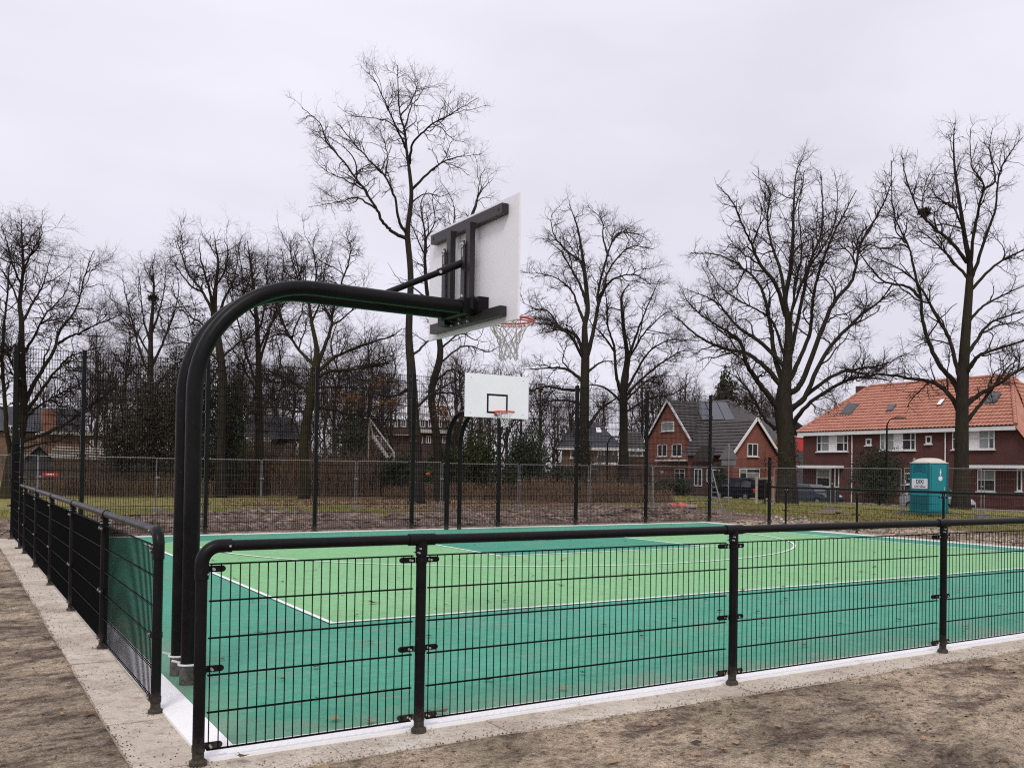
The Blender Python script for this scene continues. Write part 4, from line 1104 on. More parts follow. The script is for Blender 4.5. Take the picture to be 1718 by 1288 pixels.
evergreen('evergreen_bush', 'dark evergreen bush below the long mossy bough at the left', 205, 802, 668, 80, 54, 'ivy', 4, 2000, 0.25)
evergreen('conifer_bush', 'yellowish green conifer bush in front of the dark bungalow', 402, 800, 736, 74, 60, 'olive', 5, 2200, 0.24, cone=0.4)
evergreen('evergreen_bush', 'dark evergreen bush left of the pale sloping stair', 596, 800, 696, 82, 60, 'needle', 6, 2400, 0.25, cone=0.25)
evergreen('evergreen_bush', 'low dark evergreen bush behind the tallest tree', 672, 836, 764, 130, 53, 'needle', 7, 2600, 0.25, deep=0.6)
evergreen('bamboo_bush', 'olive green upright bush just right of the far hoop pipes', 800, 838, 722, 80, 51, 'green', 8, 3200, 0.22, cat='shrub')
evergreen('conifer_bush', 'dark pointed conifer below the far backboard at right', 880, 838, 722, 98, 50, 'needle', 9, 3200, 0.22, cone=0.55)
evergreen('evergreen_bush', 'dark bush left of the ivy-footed oak', 945, 838, 780, 66, 53, 'needle', 10, 1700, 0.22)
evergreen('evergreen_bush', 'dark green bush at the foot of the far left oak', 745, 838, 745, 60, 52, 'green', 22, 1700, 0.22)
evergreen('holly_bush', 'large dark rounded holly in front of the red-roofed terrace', 1474, 842, 752, 96, 56, 'needle', 11, 4200, 0.2)
evergreen('conifer_bush', 'small dark conifer beside the white-framed doorway', 1208, 836, 782, 28, 82, 'needle', 12, 1000, 0.25, cone=0.5)
evergreen('evergreen_hedge', 'low dark hedge in front of the gabled brick house', 1128, 838, 800, 84, 78, 'needle', 13, 2000, 0.28, deep=0.5, cat='hedge')
evergreen('ivy', 'ivy wrapped round the foot of the oak right of the far backboard', 977, 836, 716, 30, 55, 'needle', 14, 1500, 0.2, cat='ivy')
evergreen('ivy', 'ivy covering the lower trunk of the broad spreading oak', 1320, 846, 712, 40, 50, 'ivy', 15, 1900, 0.17, cat='ivy')
evergreen('ivy', 'mossy ivy high in the fork of the broad spreading oak', 1318, 712, 640, 46, 50, 'ivy', 17, 700, 0.14, cat='ivy').location.z = at(1318, 712, 50)[2]
sp = evergreen('spruce_tree', 'dark spruce with a narrow tip behind the gabled brick house', 1215, 820, 634, 92, 112, 'needle', 16, 3600, 0.85, cone=0.8, cat='tree')

def hedge_mesh(seed, w, d, h, n, leaves):
    rg = np.random.default_rng(seed)
    P = np.zeros((n, 4, 3)); x = rg.uniform(-w/2, w/2, n); y = rg.uniform(-d/2, d/2, n); hh = h*np.clip(rg.normal(0.78, 0.24, n), 0.25, 1.35)
    for j in range(4):
        q = j/3; P[:, j, 0] = x+rg.normal(0, 0.11, n)*q; P[:, j, 1] = y+rg.normal(0, 0.11, n)*q; P[:, j, 2] = hh*q-0.05
    V, Q = tubes(P, np.full((n, 4), 0.009)*np.linspace(1, 0.5, 4), 3)
    stem = fast_mesh('hedge_stems', V, Q, 'reddish')
    p = np.stack([rg.uniform(-w/2, w/2, leaves), rg.uniform(-d/2, d/2, leaves), h*(rg.random(leaves)**0.8)*0.96], 1)
    a = rg.normal(size=(leaves, 3)); a[:, 2] *= 1.6; a /= np.linalg.norm(a, axis=1, keepdims=True)
    b = np.cross(a, rg.normal(size=(leaves, 3))); b /= np.linalg.norm(b, axis=1, keepdims=True); s = 0.13*rg.uniform(0.5, 1.2, leaves)[:, None]
    V = np.stack([p-a*s*0.5, p+b*s*0.26, p+a*s*0.5, p-b*s*0.26], 1).reshape(-1, 3)
    return stem, fast_mesh('hedge_leaves', V, np.arange(4*leaves).reshape(-1, 4), 'bronze', False)
HEDGE = [hedge_mesh(40+k, 3.2, 1.3, 1.0, 620, 650) for k in range(3)]
def hedge(x, y0, y1, D, k, label, group):
    p = foot(x, y0, D); h = at(x, y1, D)[2]-p[2]
    r = thing('brown_hedge', label, 'hedge', tuple(p), group)
    for nm, me in zip(('stems', 'withered_leaves'), HEDGE[k % 3]):
        o = link(nm, me, r); o['kind'] = 'stuff'
    a = math.atan2(RIGHT[1], RIGHT[0]); r.rotation_euler = (0, 0, a+random.uniform(-0.2, 0.2)); r.scale = (1, 1.2, h)
    return r
for k, x in enumerate((372, 425, 480, 535, 590, 640)):
    hedge(x, 832, (772, 778, 764, 770, 766, 794)[k], 52+random.uniform(-1.2, 1.2), k, 'tall brown twiggy hedge section behind the site fence left of the tallest tree', 'tall brown hedge sections on the left')
for k, x in enumerate((700, 755, 812, 868, 925, 985, 1038, 1075)):
    hedge(x, 840, (816, 809, 818, 810, 803, 814, 810, 820)[k], 48.5+random.uniform(-1.2, 1.2), k, 'low rusty brown hedge section behind the site fence beyond the far hoop', 'low brown hedge sections beyond the far hoop')
for k, x in enumerate((110, 165, 215, 300)):
    hedge(x, 838, (800, 802, 806, 800)[k], 47, k, 'dark brown undergrowth behind the site fence at the far left', 'brown undergrowth at the far left')
# rusty leaves still hanging on low boughs near the tallest tree
for i, (x, y, w, h, n) in enumerate(((590, 668, 90, 34, 420), (655, 676, 60, 30, 260), (745, 690, 70, 60, 460), (640, 640, 50, 26, 160))):
    p = at(x, y, 44.5)
    r = thing('withered_foliage', ('rusty leaves hanging on the long level bough left of the tallest tree', 'rusty leaves beside the trunk of the tallest tree', 'rusty leaves between the tallest tree and the far hoop', 'thin brown leaves on the upper level bough')[i], 'leaves', tuple(p))
    leaf_cloud('leaf_cluster', p, (px_m(w/2, 44.5), 1.2, px_m(h/2, 44.5)), n, 0.12, 'bronze', r, 70+i, shell=0.1)

# tangled brown shrubs between the hedges and the houses
def shrub_mesh(seed, n):
    rg = np.random.default_rng(seed); P = np.zeros((n, 8, 3)); a = rg.uniform(0, 6.28, n); el = rg.uniform(0.9, 1.5, n)
    d = np.stack([np.cos(a)*np.cos(el), np.sin(a)*np.cos(el), np.sin(el)], 1); P[:, 0] = np.stack([rg.normal(0, 0.35, n), rg.normal(0, 0.35, n), np.full(n, -0.05)], 1)
    L = rg.uniform(0.6, 1.1, n)*1.0/7
    for j in range(1, 8):
        d = d+rg.normal(0, 0.16, (n, 3)); d /= np.linalg.norm(d, axis=1, keepdims=True); P[:, j] = P[:, j-1]+d*L[:, None]*1.0
    R = np.full((n, 8), 0.008)*np.linspace(1, 0.45, 8); Ln = L*7
    parts = [tubes(P, R, 3)]
    for a_ in (dict(dens=9, length=0.34, k=5, wob=0.25, up=0.06, r0=0.004, ang=42, tmin=0.25), dict(dens=11, length=0.15, k=3, wob=0.25, up=0.03, r0=0.0026, ang=46, tmin=0.1)):
        P, R, Ln = spawn(P, R, Ln, rg=rg, **a_); parts.append(tubes(P, R, 3))
    V, Q = cat_meshes(parts); return fast_mesh('shrub_stems', V, Q, 'shrubtwig')
MAT['shrubtwig'] = simple('brown_shrub_twigs', (0.095, 0.07, 0.053), 0.95, c2=(0.16, 0.118, 0.086), nscale=1.2, spec=0.1)
SHR = [shrub_mesh(140+k, 42) for k in range(3)]
rgs = np.random.default_rng(9)
def shrub(x, ytop, D, label, group):
    p = foot(x, 838, D); h = at(x, ytop, D)[2]-p[2]; o = link('brown_shrub', SHR[rgs.integers(3)], None, tuple(p)); o.scale = (h*1.15, h*1.15, h); o.rotation_euler = (0, 0, rgs.uniform(0, 6.28)); tag(o, label, 'shrub', group)
for x in range(60, 640, 23): shrub(x+rgs.uniform(-8, 8), rgs.uniform(712, 760) if x > 190 else rgs.uniform(728, 768), rgs.uniform(55, 63), 'tangled bare brown shrub behind the hedge and undergrowth left of the tallest tree', 'tangled brown shrubs on the left')
for x in range(700, 1090, 30): shrub(x+rgs.uniform(-8, 8), rgs.uniform(745, 795), rgs.uniform(53, 62), 'tangled bare brown shrub behind the low rusty hedge beyond the far hoop', 'tangled brown shrubs beyond the far hoop')
for x in (100, 150, 195, 240, 285): shrub(x, rgs.uniform(775, 792), 49, 'low tangled shrub close behind the site fence at the far left', 'low shrubs at the far left')
# ------------------------------------------------------------------ street, verge
def strip(name, x0, x1, y0, y1, mat, dz, nx, ny):
    gx = np.linspace(x0, x1, nx); gy = np.linspace(y0, y1, ny); X, Y = np.meshgrid(gx, gy, indexing='ij')
    V = np.stack([X.ravel(), Y.ravel(), gz(X.ravel(), Y.ravel())+dz], 1)
    i = np.arange(nx-1)[:, None]*ny+np.arange(ny-1)[None, :]
    o = link(name, fast_mesh(name, V, np.stack([i, i+ny, i+ny+1, i+1], -1).reshape(-1, 4), mat)); o['kind'] = 'structure'; return o
strip('street', 47.2, 52.6, -60, 160, 'asphalt', 0.05, 12, 120)
strip('pavement', 52.75, 54.4, -60, 160, 'paving', 0.16, 6, 120)
strip('footpath', 44.2, 45.5, -60, 160, 'paving', 0.05, 6, 120)
for x in (47.05, 52.6):
    k = MB().box((x+0.06, 50, -0.72+0.04), (0.14, 220, 0.26)).build('kerb', 'kerb'); k['kind'] = 'structure'
# ------------------------------------------------------------------ buildings
def window(root, O, u, n, W, H, cols=(0, 1), rows=(0, 1), panes=('glass',), fw=0.07, sill=True, name='window', solid=()):
    """window on a wall: O lower left corner seen from outside, u to the right, n outward"""
    O = np.asarray(O, float); u = np.asarray(u, float); n = np.asarray(n, float); z = np.array([0, 0, 1.0]); A = np.array([u, n, z])
    f = MB(); c = lambda a, b, d: O+u*a+z*b+n*d
    f.box(c(W/2, fw/2, 0.0), (W, 0.1, fw), A).box(c(W/2, H-fw/2, 0.0), (W, 0.1, fw), A)
    f.box(c(fw/2, H/2, 0.0), (fw, 0.1, H-2*fw), A).box(c(W-fw/2, H/2, 0.0), (fw, 0.1, H-2*fw), A)
    for a in cols[1:-1]: f.box(c(a*W, H/2, -0.004), (fw, 0.1, H-2*fw), A)
    for b in rows[1:-1]: f.box(c(W/2, b*H, -0.008), (W-2*fw, 0.08, fw*0.8), A)
    if sill: f.box(c(W/2, -0.045, 0.05), (W+0.16, 0.2, 0.07), A)
    w = f.build(name, 'whitepaint', root)
    k = 0
    for i in range(len(cols)-1):
        for j in range(len(rows)-1):
            a0, a1 = cols[i]*W+fw*0.5, cols[i+1]*W-fw*0.5; b0, b1 = rows[j]*H+fw*0.5, rows[j+1]*H-fw*0.5
            m = 'whitepaint' if i in solid else panes[k % len(panes)]; k += 1
            MB().box(c((a0+a1)/2, (b0+b1)/2, 0.012), (a1-a0, 0.01, b1-b0), A).build('panel' if i in solid else 'pane', m, w)
    return w
UX = (np.array([0, -1.0, 0]), np.array([-1.0, 0, 0])); UY = (np.array([1.0, 0, 0]), np.array([0, -1.0, 0]))
def winpx(root, kind, P, x0, y0, x1, y1, **kw):
    g = (lambda a, b: on_x(a, b, P)) if kind == 'x' else (lambda a, b: on_y(a, b, P)); u, n = UX if kind == 'x' else UY
    O = g(x0, y1); W = abs((g(x1, y1)-O) @ u); H = g((x0+x1)/2, y0)[2]-g((x0+x1)/2, y1)[2]
    return window(root, O, u, n, W, H, **kw)
def tiled_roof(root, a0, a1, b1, b0, mat, name='roof', col=0.30, row=0.40, amp=0.06, parent=None):
    """tiled roof face: a0-a1 the eave, b0-b1 the top above them; rows overlap and ripple"""
    a0, a1, b0, b1 = [np.asarray(q, float) for q in (a0, a1, b0, b1)]
    u = a1-a0; Lu = np.linalg.norm(u); u = u/Lu
    n = np.cross(u, b0-a0); n /= np.linalg.norm(n)
    if n[2] < 0: n = -n
    s = np.cross(n, u); s = s/np.linalg.norm(s)
    if s @ (b0-a0) < 0: s = -s
    Hs = s @ (b0-a0); l1 = u @ (b0-a0); r1 = u @ (b1-a0)
    lo = min(0, l1); hi = max(Lu, r1)
    cu = np.arange(lo, hi+col/4, col/4); nr = max(2, int(round(Hs/row))); V = []
    for r in range(nr):
        for e in (0, 1):
            v = (r+e*0.995)/nr; L = l1*v; R = Lu+(r1-Lu)*v
            x = np.clip(cu, L, R)
            h = (0.075 if e == 0 else 0.012)+amp*np.abs(np.sin(x*math.pi/col))
            V.append(a0+np.outer(x, u)+s*(v*Hs)+np.outer(h, n))
    V = np.array(V); m = len(cu); k = len(V); V = V.reshape(-1, 3)-rootloc(root)
    i = np.arange(k-1)[:, None]*m+np.arange(m-1)[None, :]
    Q = np.stack([i, i+1, i+m+1, i+m], -1).reshape(-1, 4)
    ro = link(name, fast_mesh(name, V, Q, mat, False), parent or root)
    return ro
def skylight(root, roof, a0, ulen, b0, px, mat='glass'): pass
def face_panel(root, name, mat, pts, off=0.09, th=0.05, parent=None):
    p = np.asarray(pts, float); n = np.cross(p[1]-p[0], p[3]-p[0]); n /= np.linalg.norm(n)
    if n[2] < 0: n = -n
    return MB().prism(p+n*off, n*th).build(name, mat, parent or root)
def plane_hit(px, q0, n):
    d = ray(*px); return CAM+d*(((np.asarray(q0)-CAM) @ n)/(d @ n))
def on_roof(pxs, q0, q1, q2):
    n = np.cross(np.asarray(q1)-q0, np.asarray(q2)-q0); return [plane_hit(p, q0, n) for p in pxs]

# --- red-roofed terrace on the right
X1 = 56.3
h1 = thing('terraced_house', 'long dark red brick terrace with bright orange tiled roof at the right', 'house', (X1, 40, -0.75))
poly = [(X1, 49.27, -1.0), (X1, 28.9, -1.0), (X1, 28.9, 2.25), (X1, 30.75, 4.62), (X1, 49.27, 4.62)]
MB().prism(poly, (9.0, 0, 0)).build('wall', 'brickdark', h1)
E0, E1, R0, R1 = np.array([55.9, 49.6, 4.80]), np.array([55.9, 30.5, 4.80]), np.array([60.8, 46.3, 8.55]), np.array([60.8, 33.93, 8.55])
tiled_roof(h1, E0, E1, R1, R0, 'tile_orange')
tiled_roof(h1, (55.9, 28.3, 2.1), (66.0, 28.3, 2.1), (60.9, 33.93, 8.55), (60.8, 33.93, 8.55), 'tile_orange')
MB().prism([(55.92, 30.55, 4.78), (55.92, 28.3, 2.06), (60.8, 33.9, 8.5)], (0.05, 0.05, -0.03)).build('roof_underside', 'tile_orange', h1)
tiled_roof(h1, (65.7, 49.6, 4.8), (55.9, 49.6, 4.8), (60.8, 46.3, 8.55), (60.85, 46.3, 8.55), 'tile_orange')
MB().prism([(65.7, 30.5, 4.8), (65.7, 49.6, 4.8), (60.85, 46.3, 8.5), (60.85, 33.9, 8.5)], (0.05, 0, -0.05)).build('rear_roof', 'tile_orange', h1)
MB().tube([R0+[0, 0, 0.09], R1+[0, 0, 0.09]], 0.13, 8).build('ridge_tiles', 'tile_orange', h1)
def hip_tiles(root, a, b, mat, step=0.36):
    a = np.asarray(a, float); b = np.asarray(b, float); L = np.linalg.norm(b-a); mb = MB(); n = int(L/step)
    for i in range(n):
        p = a+(b-a)*(i/n); q = a+(b-a)*((i+1.1)/n); mb.tube([p, q], [0.15, 0.115], 7)
    o = mb.build('hip_tiles', mat, root); o['kind'] = 'stuff'
hip_tiles(h1, E1+[0, 0, 0.1], R1+[0, 0, 0.12], 'tile_orange'); hip_tiles(h1, E0+[0, 0, 0.06], R0+[0, 0, 0.1], 'tile_orange')
g = MB().box((55.98, 40.05, 4.66), (0.14, 19.0, 0.27)).build('gutter_board', 'whitepaint', h1)
MB().box((56.12, 40.05, 4.56), (0.36, 18.9, 0.05)).build('soffit', 'whitepaint', g)
pp = (0, .19, .42, .58, .81, 1)
for (x0, y0, x1, y1), pn in (((1371, 729, 1423, 757.5), ('glass', 'glass', 'blind', 'blind', 'glass', 'glass', 'glass', 'blind', 'glass', 'glass')), ((1477, 722, 1536.5, 755.5), ('blind', 'blind', 'blind', 'blind', 'glass', 'glass', 'glass', 'glass', 'glass', 'glass')), ((1598, 718, 1669, 754), ('glass', 'glass', 'glass', 'glass', 'blind', 'blind', 'blind', 'blind', 'glass', 'blind'))):
    winpx(h1, 'x', X1, x0, y0, x1, y1, cols=(0, .14, .40, .64, .87, 1), rows=(0, .5, 1), solid=(2,), panes=pn)
for r in ((1453, 735.5, 1462.5, 747), (1553.5, 731, 1563.5, 744.5)): winpx(h1, 'x', X1, *r, fw=0.1)
winpx(h1, 'x', X1, 1370.5, 786, 1393, 816, rows=(0, .52, 1), panes=('glass', 'blind'))
winpx(h1, 'x', X1, 1400, 783, 1408, 817, sill=False, name='door_frame')
winpx(h1, 'x', X1, 1519, 793, 1530, 812, rows=(0, .5, 1))
winpx(h1, 'x', X1, 1640, 787, 1670, 823.5, rows=(0, .52, 1), panes=('glass', 'blind'))
winpx(h1, 'x', X1, 1706.5, 785, 1715, 823.5, panes=('glass',))
for x0, x1, y in ((1336, 1408.5, 782.5), (1628, 1722, 782.5)):
    a, b = on_x(x0, y, X1-0.5), on_x(x1, y, X1-0.5)
    cpy = MB().box((X1-0.46, (a[1]+b[1])/2, a[2]), (0.98, abs(a[1]-b[1]), 0.2)).build('flat_canopy', 'whitepaint', h1)
    MB().box((X1-0.46, (a[1]+b[1])/2, a[2]+0.115), (0.9, abs(a[1]-b[1])-0.08, 0.03)).build('canopy_felt', 'lead', cpy)
for x in (1429.5, 1586):
    a = on_x(x, 730, X1-0.09); MB().tube([(X1-0.09, a[1], 4.5), (X1-0.09, a[1], -0.8)], 0.045, 8).build('downpipe', 'whitepaint', h1)
for pxs, m in ((((1409, 697), (1428, 697.5), (1443, 679), (1424, 678)), 'lead'), (((1487, 692), (1499, 690.5), (1505, 680), (1493, 681)), 'glass'), (((1571, 682.5), (1579, 682), (1588, 671), (1580, 671.5)), 'board'), (((1652, 679), (1671, 678.5), (1681, 662), (1662, 660)), 'glass')):
    q = on_roof(pxs, E0, E1, R0)
    sk = face_panel(h1, 'skylight', 'lead', q, 0.06, 0.09)
    c = np.mean(q, axis=0); face_panel(h1, 'skylight_pane', m, [c+(p-c)*0.82 for p in q], 0.155, 0.01, sk)
MB().box((61.2, 47.6, 8.3), (0.6, 0.6, 0.9)).build('chimney', 'brickdark', h1)

# --- gabled brick house in the middle distance
h2 = thing('brick_house', 'orange red brick house with steep front gable and solar panels on dark tiled roof', 'house', (56.3, 65, -0.75))
XG = 56.3
MB().prism([(XG, 69.95, -1), (XG, 63.3, -1), (XG, 63.3, 4.6), (XG, 66.65, 8.25), (XG, 69.95, 4.6)], (6.5, 0, 0)).build('gable_wall', 'brick', h2)
MB().box((60.4, 63.6, 1.7), (7.4, 12.4, 5.4)).build('wall', 'brick', h2)
for y0, y1, s in ((63.0, 66.65, 1), (70.25, 66.65, -1)):
    a0, a1 = np.array([XG-0.25, y0, 4.35]), np.array([62.5, y0, 4.35]); b0, b1 = np.array([XG-0.25, y1, 8.35]), np.array([62.5, y1, 8.35])
    tiled_roof(h2, a0, a1, b1, b0, 'tile_dark', amp=0.03)
    MB().beam(a0+[-0.02, 0, 0.0], b0+[-0.02, 0, 0.0], 0.06, 0.2).build('bargeboard', 'whitepaint', h2)
M0, M1, M2, M3 = np.array([56.2, 63.1, 4.4]), np.array([56.2, 57.6, 4.4]), np.array([60.3, 62.6, 8.4]), np.array([60.3, 66.5, 8.4])
tiled_roof(h2, M0, M1, M2, M3, 'tile_dark', amp=0.03)
MB().prism([(56.2, 57.6, 4.4), (64.4, 57.6, 4.4), (60.3, 62.6, 8.4)], (0, 0.06, -0.08)).build('hip_roof', 'tile_dark', h2)
MB().prism([(64.4, 57.6, 4.4), (64.4, 70.2, 4.4), (60.32, 70.2, 8.4), (60.32, 62.6, 8.4)], (0, 0, -0.1)).build('rear_roof', 'tile_dark', h2)
for a, b in ((1172, 1189), (1190.5, 1209), (1210.5, 1226)):
    q = on_roof(((a+8, 706), (b+8, 705), (b-6, 676.5), (a-6, 676.5)), M0, M1, M3); face_panel(h2, 'solar_panel', 'solar', q, 0.1, 0.05)
for a in (1128, 1141, 1154):
    q = on_roof(((a+7, 691), (a+19, 691), (a+12, 679), (a, 679)), M0, M1, M3); face_panel(h2, 'solar_panel', 'solar', q, 0.1, 0.05)
winpx(h2, 'x', XG, 1110, 708, 1131, 723.5, panes=('blind',))
winpx(h2, 'x', XG, 1103.5, 745, 1119, 765.5, cols=(0, .5, 1)); winpx(h2, 'x', XG, 1127.5, 745, 1144, 765.5, cols=(0, .5, 1))
winpx(h2, 'x', XG, 1132, 786, 1149, 812, cols=(0, .5, 1), rows=(0, .75, 1))
winpx(h2, 'x', XG, 1105, 789, 1113, 793, sill=False, panes=('whitepaint',), name='house_sign')
for y, a in ((772, 1158), ):
    p = on_x(1160, y, XG-0.3); MB().box((XG-0.3, p[1]+2.2, p[2]), (0.6, 6.0, 0.14)).build('flat_canopy', 'whitepaint', h2)
# lower wing with white verges
YW = 55.9; wing = h2
MB().prism([(54.75, YW, -1), (59.9, YW, -1), (59.9, YW, 3.2), (57.25, YW, 6.1), (54.75, YW, 3.2)], (0, 6.0, 0)).build('wing_wall', 'brick', h2)
for x0, s in ((54.4, -1), (60.2, 1)):
    a0, a1 = np.array([x0, YW-0.3, 2.95]), np.array([x0, 62.5, 2.95]); b0, b1 = np.array([57.28, YW-0.3, 6.22]), np.array([57.28, 62.5, 6.22])
    tiled_roof(h2, a0, a1, b1, b0, 'tile_dark', amp=0.03)
    MB().beam(a0+[0, -0.02, 0.02], b0+[0, -0.02, 0.02], 0.06, 0.22).build('bargeboard', 'whitepaint', h2)
winpx(h2, 'y', YW, 1253.5, 743.5, 1271, 765, cols=(0, .5, 1))
winpx(h2, 'y', YW, 1240, 786, 1274, 816, cols=(0, .36, 1), rows=(0, .78, 1), panes=('glass', 'blind', 'blind', 'glass'))
pr = [on_x(a, b, 53.6) for a, b in ((1162, 771), (1196, 775), (1200, 750), (1178, 747))]
face_panel(h2, 'porch_roof', 'tile_dark', pr, 0, 0.1)
MB().box((54.2, pr[0][1]-1.3, 0.8), (0.9, 3.6, 3.2)).build('porch_wall', 'brickshade', h2)
winpx(h2, 'x', 53.74, 1165, 786, 1178, 815, cols=(0, .5, 1), sill=False, name='door_frame')
winpx(h2, 'x', 53.74, 1186, 787, 1207, 808, cols=(0, .5, 1), sill=False)
# --- house glimpsed behind, right of the gabled one
hb = thing('brick_house', 'roof with skylight glimpsed between the white-edged gable and the broad oak', 'house', tuple(foot(1295, 800, 104)))
p = at(1296, 736, 104)
MB().box(p+[0, 0, -2.6], (8, 5.0, 4.9)).build('wall', 'brick', hb)
MB().box(p+[-0.2, 0, 0.0], (8.6, 5.4, 0.35)).build('gutter_board', 'whitepaint', hb)
tiled_roof(hb, p+[-4.4, 2.8, .2], p+[-4.4, -2.8, .2], p+[0, -2.8, 2.2], p+[0, 2.8, 2.2], 'tile_slate')
MB().prism([p+[4.4, 2.8, .2], p+[4.4, -2.8, .2], p+[0, -2.8, 2.2], p+[0, 2.8, 2.2]], (0, 0, -0.1)).build('rear_roof', 'tile_slate', hb)
hc = thing('clad_building', 'red clad wall seen between the broad oak and the end of the orange roofed terrace', 'building', tuple(foot(1342, 800, 92)))
p = at(1343, 757, 92)
MB().box(p+[0, 0, 0.65], (3.0, 1.6, 1.3)).build('upper_wall', 'redpaint', hc); MB().box(p+[0, 0, -1.9], (2.9, 1.5, 3.8)).build('lower_wall', 'tile_slate', hc)
MB().box(p+[0, 0, 1.36], (3.3, 1.8, 0.14)).build('roof', 'whitepaint', hc)

# --- dark-roofed house left of it, turned square to the court corner
D3 = 84.0; U3 = np.array([RIGHT[0], RIGHT[1], 0.0]); U3 /= np.linalg.norm(U3); N3 = np.array([U3[1], -U3[0], 0.0]); A3 = np.array([U3, -N3, [0, 0, 1.0]])
B3 = at(988, 751, D3); B3 = np.array([B3[0], B3[1], 0.0])
def q3(x, y, back=0.0):
    """point of the house front seen at a photo pixel, set back by some metres"""
    p = at(x, y, D3); a = (p-B3) @ U3; return B3+U3*a-N3*back+np.array([0, 0, p[2]])
h3 = thing('detached_house', 'house with low dark hipped roof and white gutter behind the ivy-footed oak', 'house', tuple(B3+[0, 0, -0.5]))
e0, e1 = q3(938, 751), q3(1042, 751); w3 = np.linalg.norm(e1-e0); zE = e0[2]
c3 = (e0+e1)/2
MB().box(np.array([c3[0], c3[1], zE/2-0.5])-N3*3.6, (w3-0.5, 7.0, zE+0.9), A3).build('wall', 'brickbrown', h3)
a0, a1, b1, b0 = e0+N3*0.35-U3*0.3, e1+N3*0.35+U3*0.3, q3(1003, 704, 3.6), q3(962, 704, 3.6)
for p in (a0, a1): p[2] = zE
zt = b0[2]; b1[2] = zt
tiled_roof(h3, a0, a1, b1, b0, 'tile_slate', amp=0.025)
for q in ([a1, a1-N3*7.6, b1], [a0, a0-N3*7.6, b0]): MB().prism(q, (0, 0, -0.1)).build('hip_roof', 'tile_slate', h3)
MB().prism([a0-N3*7.6, a1-N3*7.6, b1, b0], (0, 0, -0.1)).build('rear_roof', 'tile_slate', h3)
MB().box((a0+a1)/2+N3*0.05+[0, 0, -0.06], (np.linalg.norm(a1-a0), 0.12, 0.2), A3).build('gutter_board', 'whitepaint', h3)
s0, s1 = q3(1046, 753.5, 1.0), q3(1084, 753.5, 1.0); sc3 = (s0+s1)/2
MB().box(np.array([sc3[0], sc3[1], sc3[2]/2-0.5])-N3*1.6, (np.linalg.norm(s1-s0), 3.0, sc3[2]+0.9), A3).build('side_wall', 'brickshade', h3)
t0, t1 = q3(1052, 722, 3.0), q3(1078, 722, 3.0)
tiled_roof(h3, s0+N3*0.25, s1+N3*0.25, t1, t0, 'tile_dark', amp=0.025)
MB().prism([s1+N3*0.25, s1-N3*4.0, t1], (0, 0, -0.1)).build('hip_roof', 'tile_dark', h3)
MB().box((s0+s1)/2+N3*0.3+[0, 0, -0.05], (np.linalg.norm(s1-s0), 0.12, 0.16), A3).build('gutter_board', 'whitepaint', h3)
def win3(x0, y0, x1, y1, back, **kw):
    O = q3(x0, y1, back); W = (q3(x1, y1, back)-O) @ U3; H = q3(x0, y0, back)[2]-O[2]; return window(h3, O, U3, N3, W, H, **kw)
win3(957, 752.8, 966, 768, 0.09); win3(1003, 753, 1014, 765, 0.09, cols=(0, .5, 1)); win3(1028, 754, 1037, 765, 0.09); win3(1056, 756, 1080, 764, 1.09, cols=(0, .5, 1))
n_ = np.cross(a1-a0, b0-a0); q = [plane_hit(p, a0, n_) for p in ((1001, 727), (1009.5, 727), (1007, 719.5), (999.5, 719.5))]; face_panel(h3, 'skylight', 'board', q, 0.09, 0.06)
pa, pb = q3(985, 777, -1.6), q3(1038, 777, -1.6); pm = (pa+pb)/2; wb3 = np.linalg.norm(pb-pa)
MB().box(np.array([pm[0], pm[1], pa[2]/2-0.6])-N3*0.75, (wb3-0.2, 1.6, pa[2]+1.0), A3).build('bay_wall', 'brickbrown', h3)
MB().box(np.array([pm[0], pm[1], pa[2]])-N3*0.75, (wb3, 2.0, 0.24), A3).build('bay_roof_edge', 'whitepaint', h3)
pc, pd = q3(1003, 772, -1.5), q3(1036, 772, -1.5)
MB().box((pc+pd)/2+[0, 0, 0.1], (np.linalg.norm(pd-pc), 0.08, 0.6), A3).build('balcony_screen', 'darkwood', h3)
MB().beam(pd-[0, 0, 0.2], pd+U3*0.3-N3*0.7+[0, 0, 0.6], 0.07, 0.07).build('balcony_post', 'whitepaint', h3)
win3(990, 786, 1002, 814, -1.64, sill=False, name='door_frame')
# --- dark bungalow
Y4 = 65.8
h4 = thing('bungalow', 'low dark roofed bungalow behind the yellowish conifer bush on the left', 'house', (18.3, Y4, 0))
L = on_y(402, 737, Y4); Rr = on_y(506, 737, Y4); zE = (L[2]+Rr[2])/2; T0 = on_y(422, 697, Y4+4); T1 = on_y(487, 700, Y4+4); zT = (T0[2]+T1[2])/2
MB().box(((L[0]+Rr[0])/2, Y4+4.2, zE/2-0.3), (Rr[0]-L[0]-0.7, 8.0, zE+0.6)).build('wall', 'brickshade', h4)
tiled_roof(h4, (L[0], Y4-0.5, zE), (Rr[0], Y4-0.5, zE), (T1[0], Y4+4, zT), (T0[0], Y4+4, zT), 'tile_slate', amp=0.03)
MB().prism([(Rr[0], Y4-0.5, zE), (Rr[0], Y4+8.5, zE), (T1[0], Y4+4, zT)], (0, 0, -0.1)).build('hip_roof', 'tile_slate', h4)
MB().prism([(L[0], Y4-0.5, zE), (L[0], Y4+8.5, zE), (T0[0], Y4+4, zT)], (0, 0, -0.1)).build('hip_roof', 'tile_slate', h4)
MB().box((L[0]+1.0, Y4-0.45, zE-0.08), (2.2, 0.1, 0.18)).build('gutter_board', 'cream', h4)
MB().tube([on_y(424, 738, Y4-0.6), on_y(424, 770, Y4-0.6)], 0.08, 8).build('porch_post', 'whitepaint', h4)
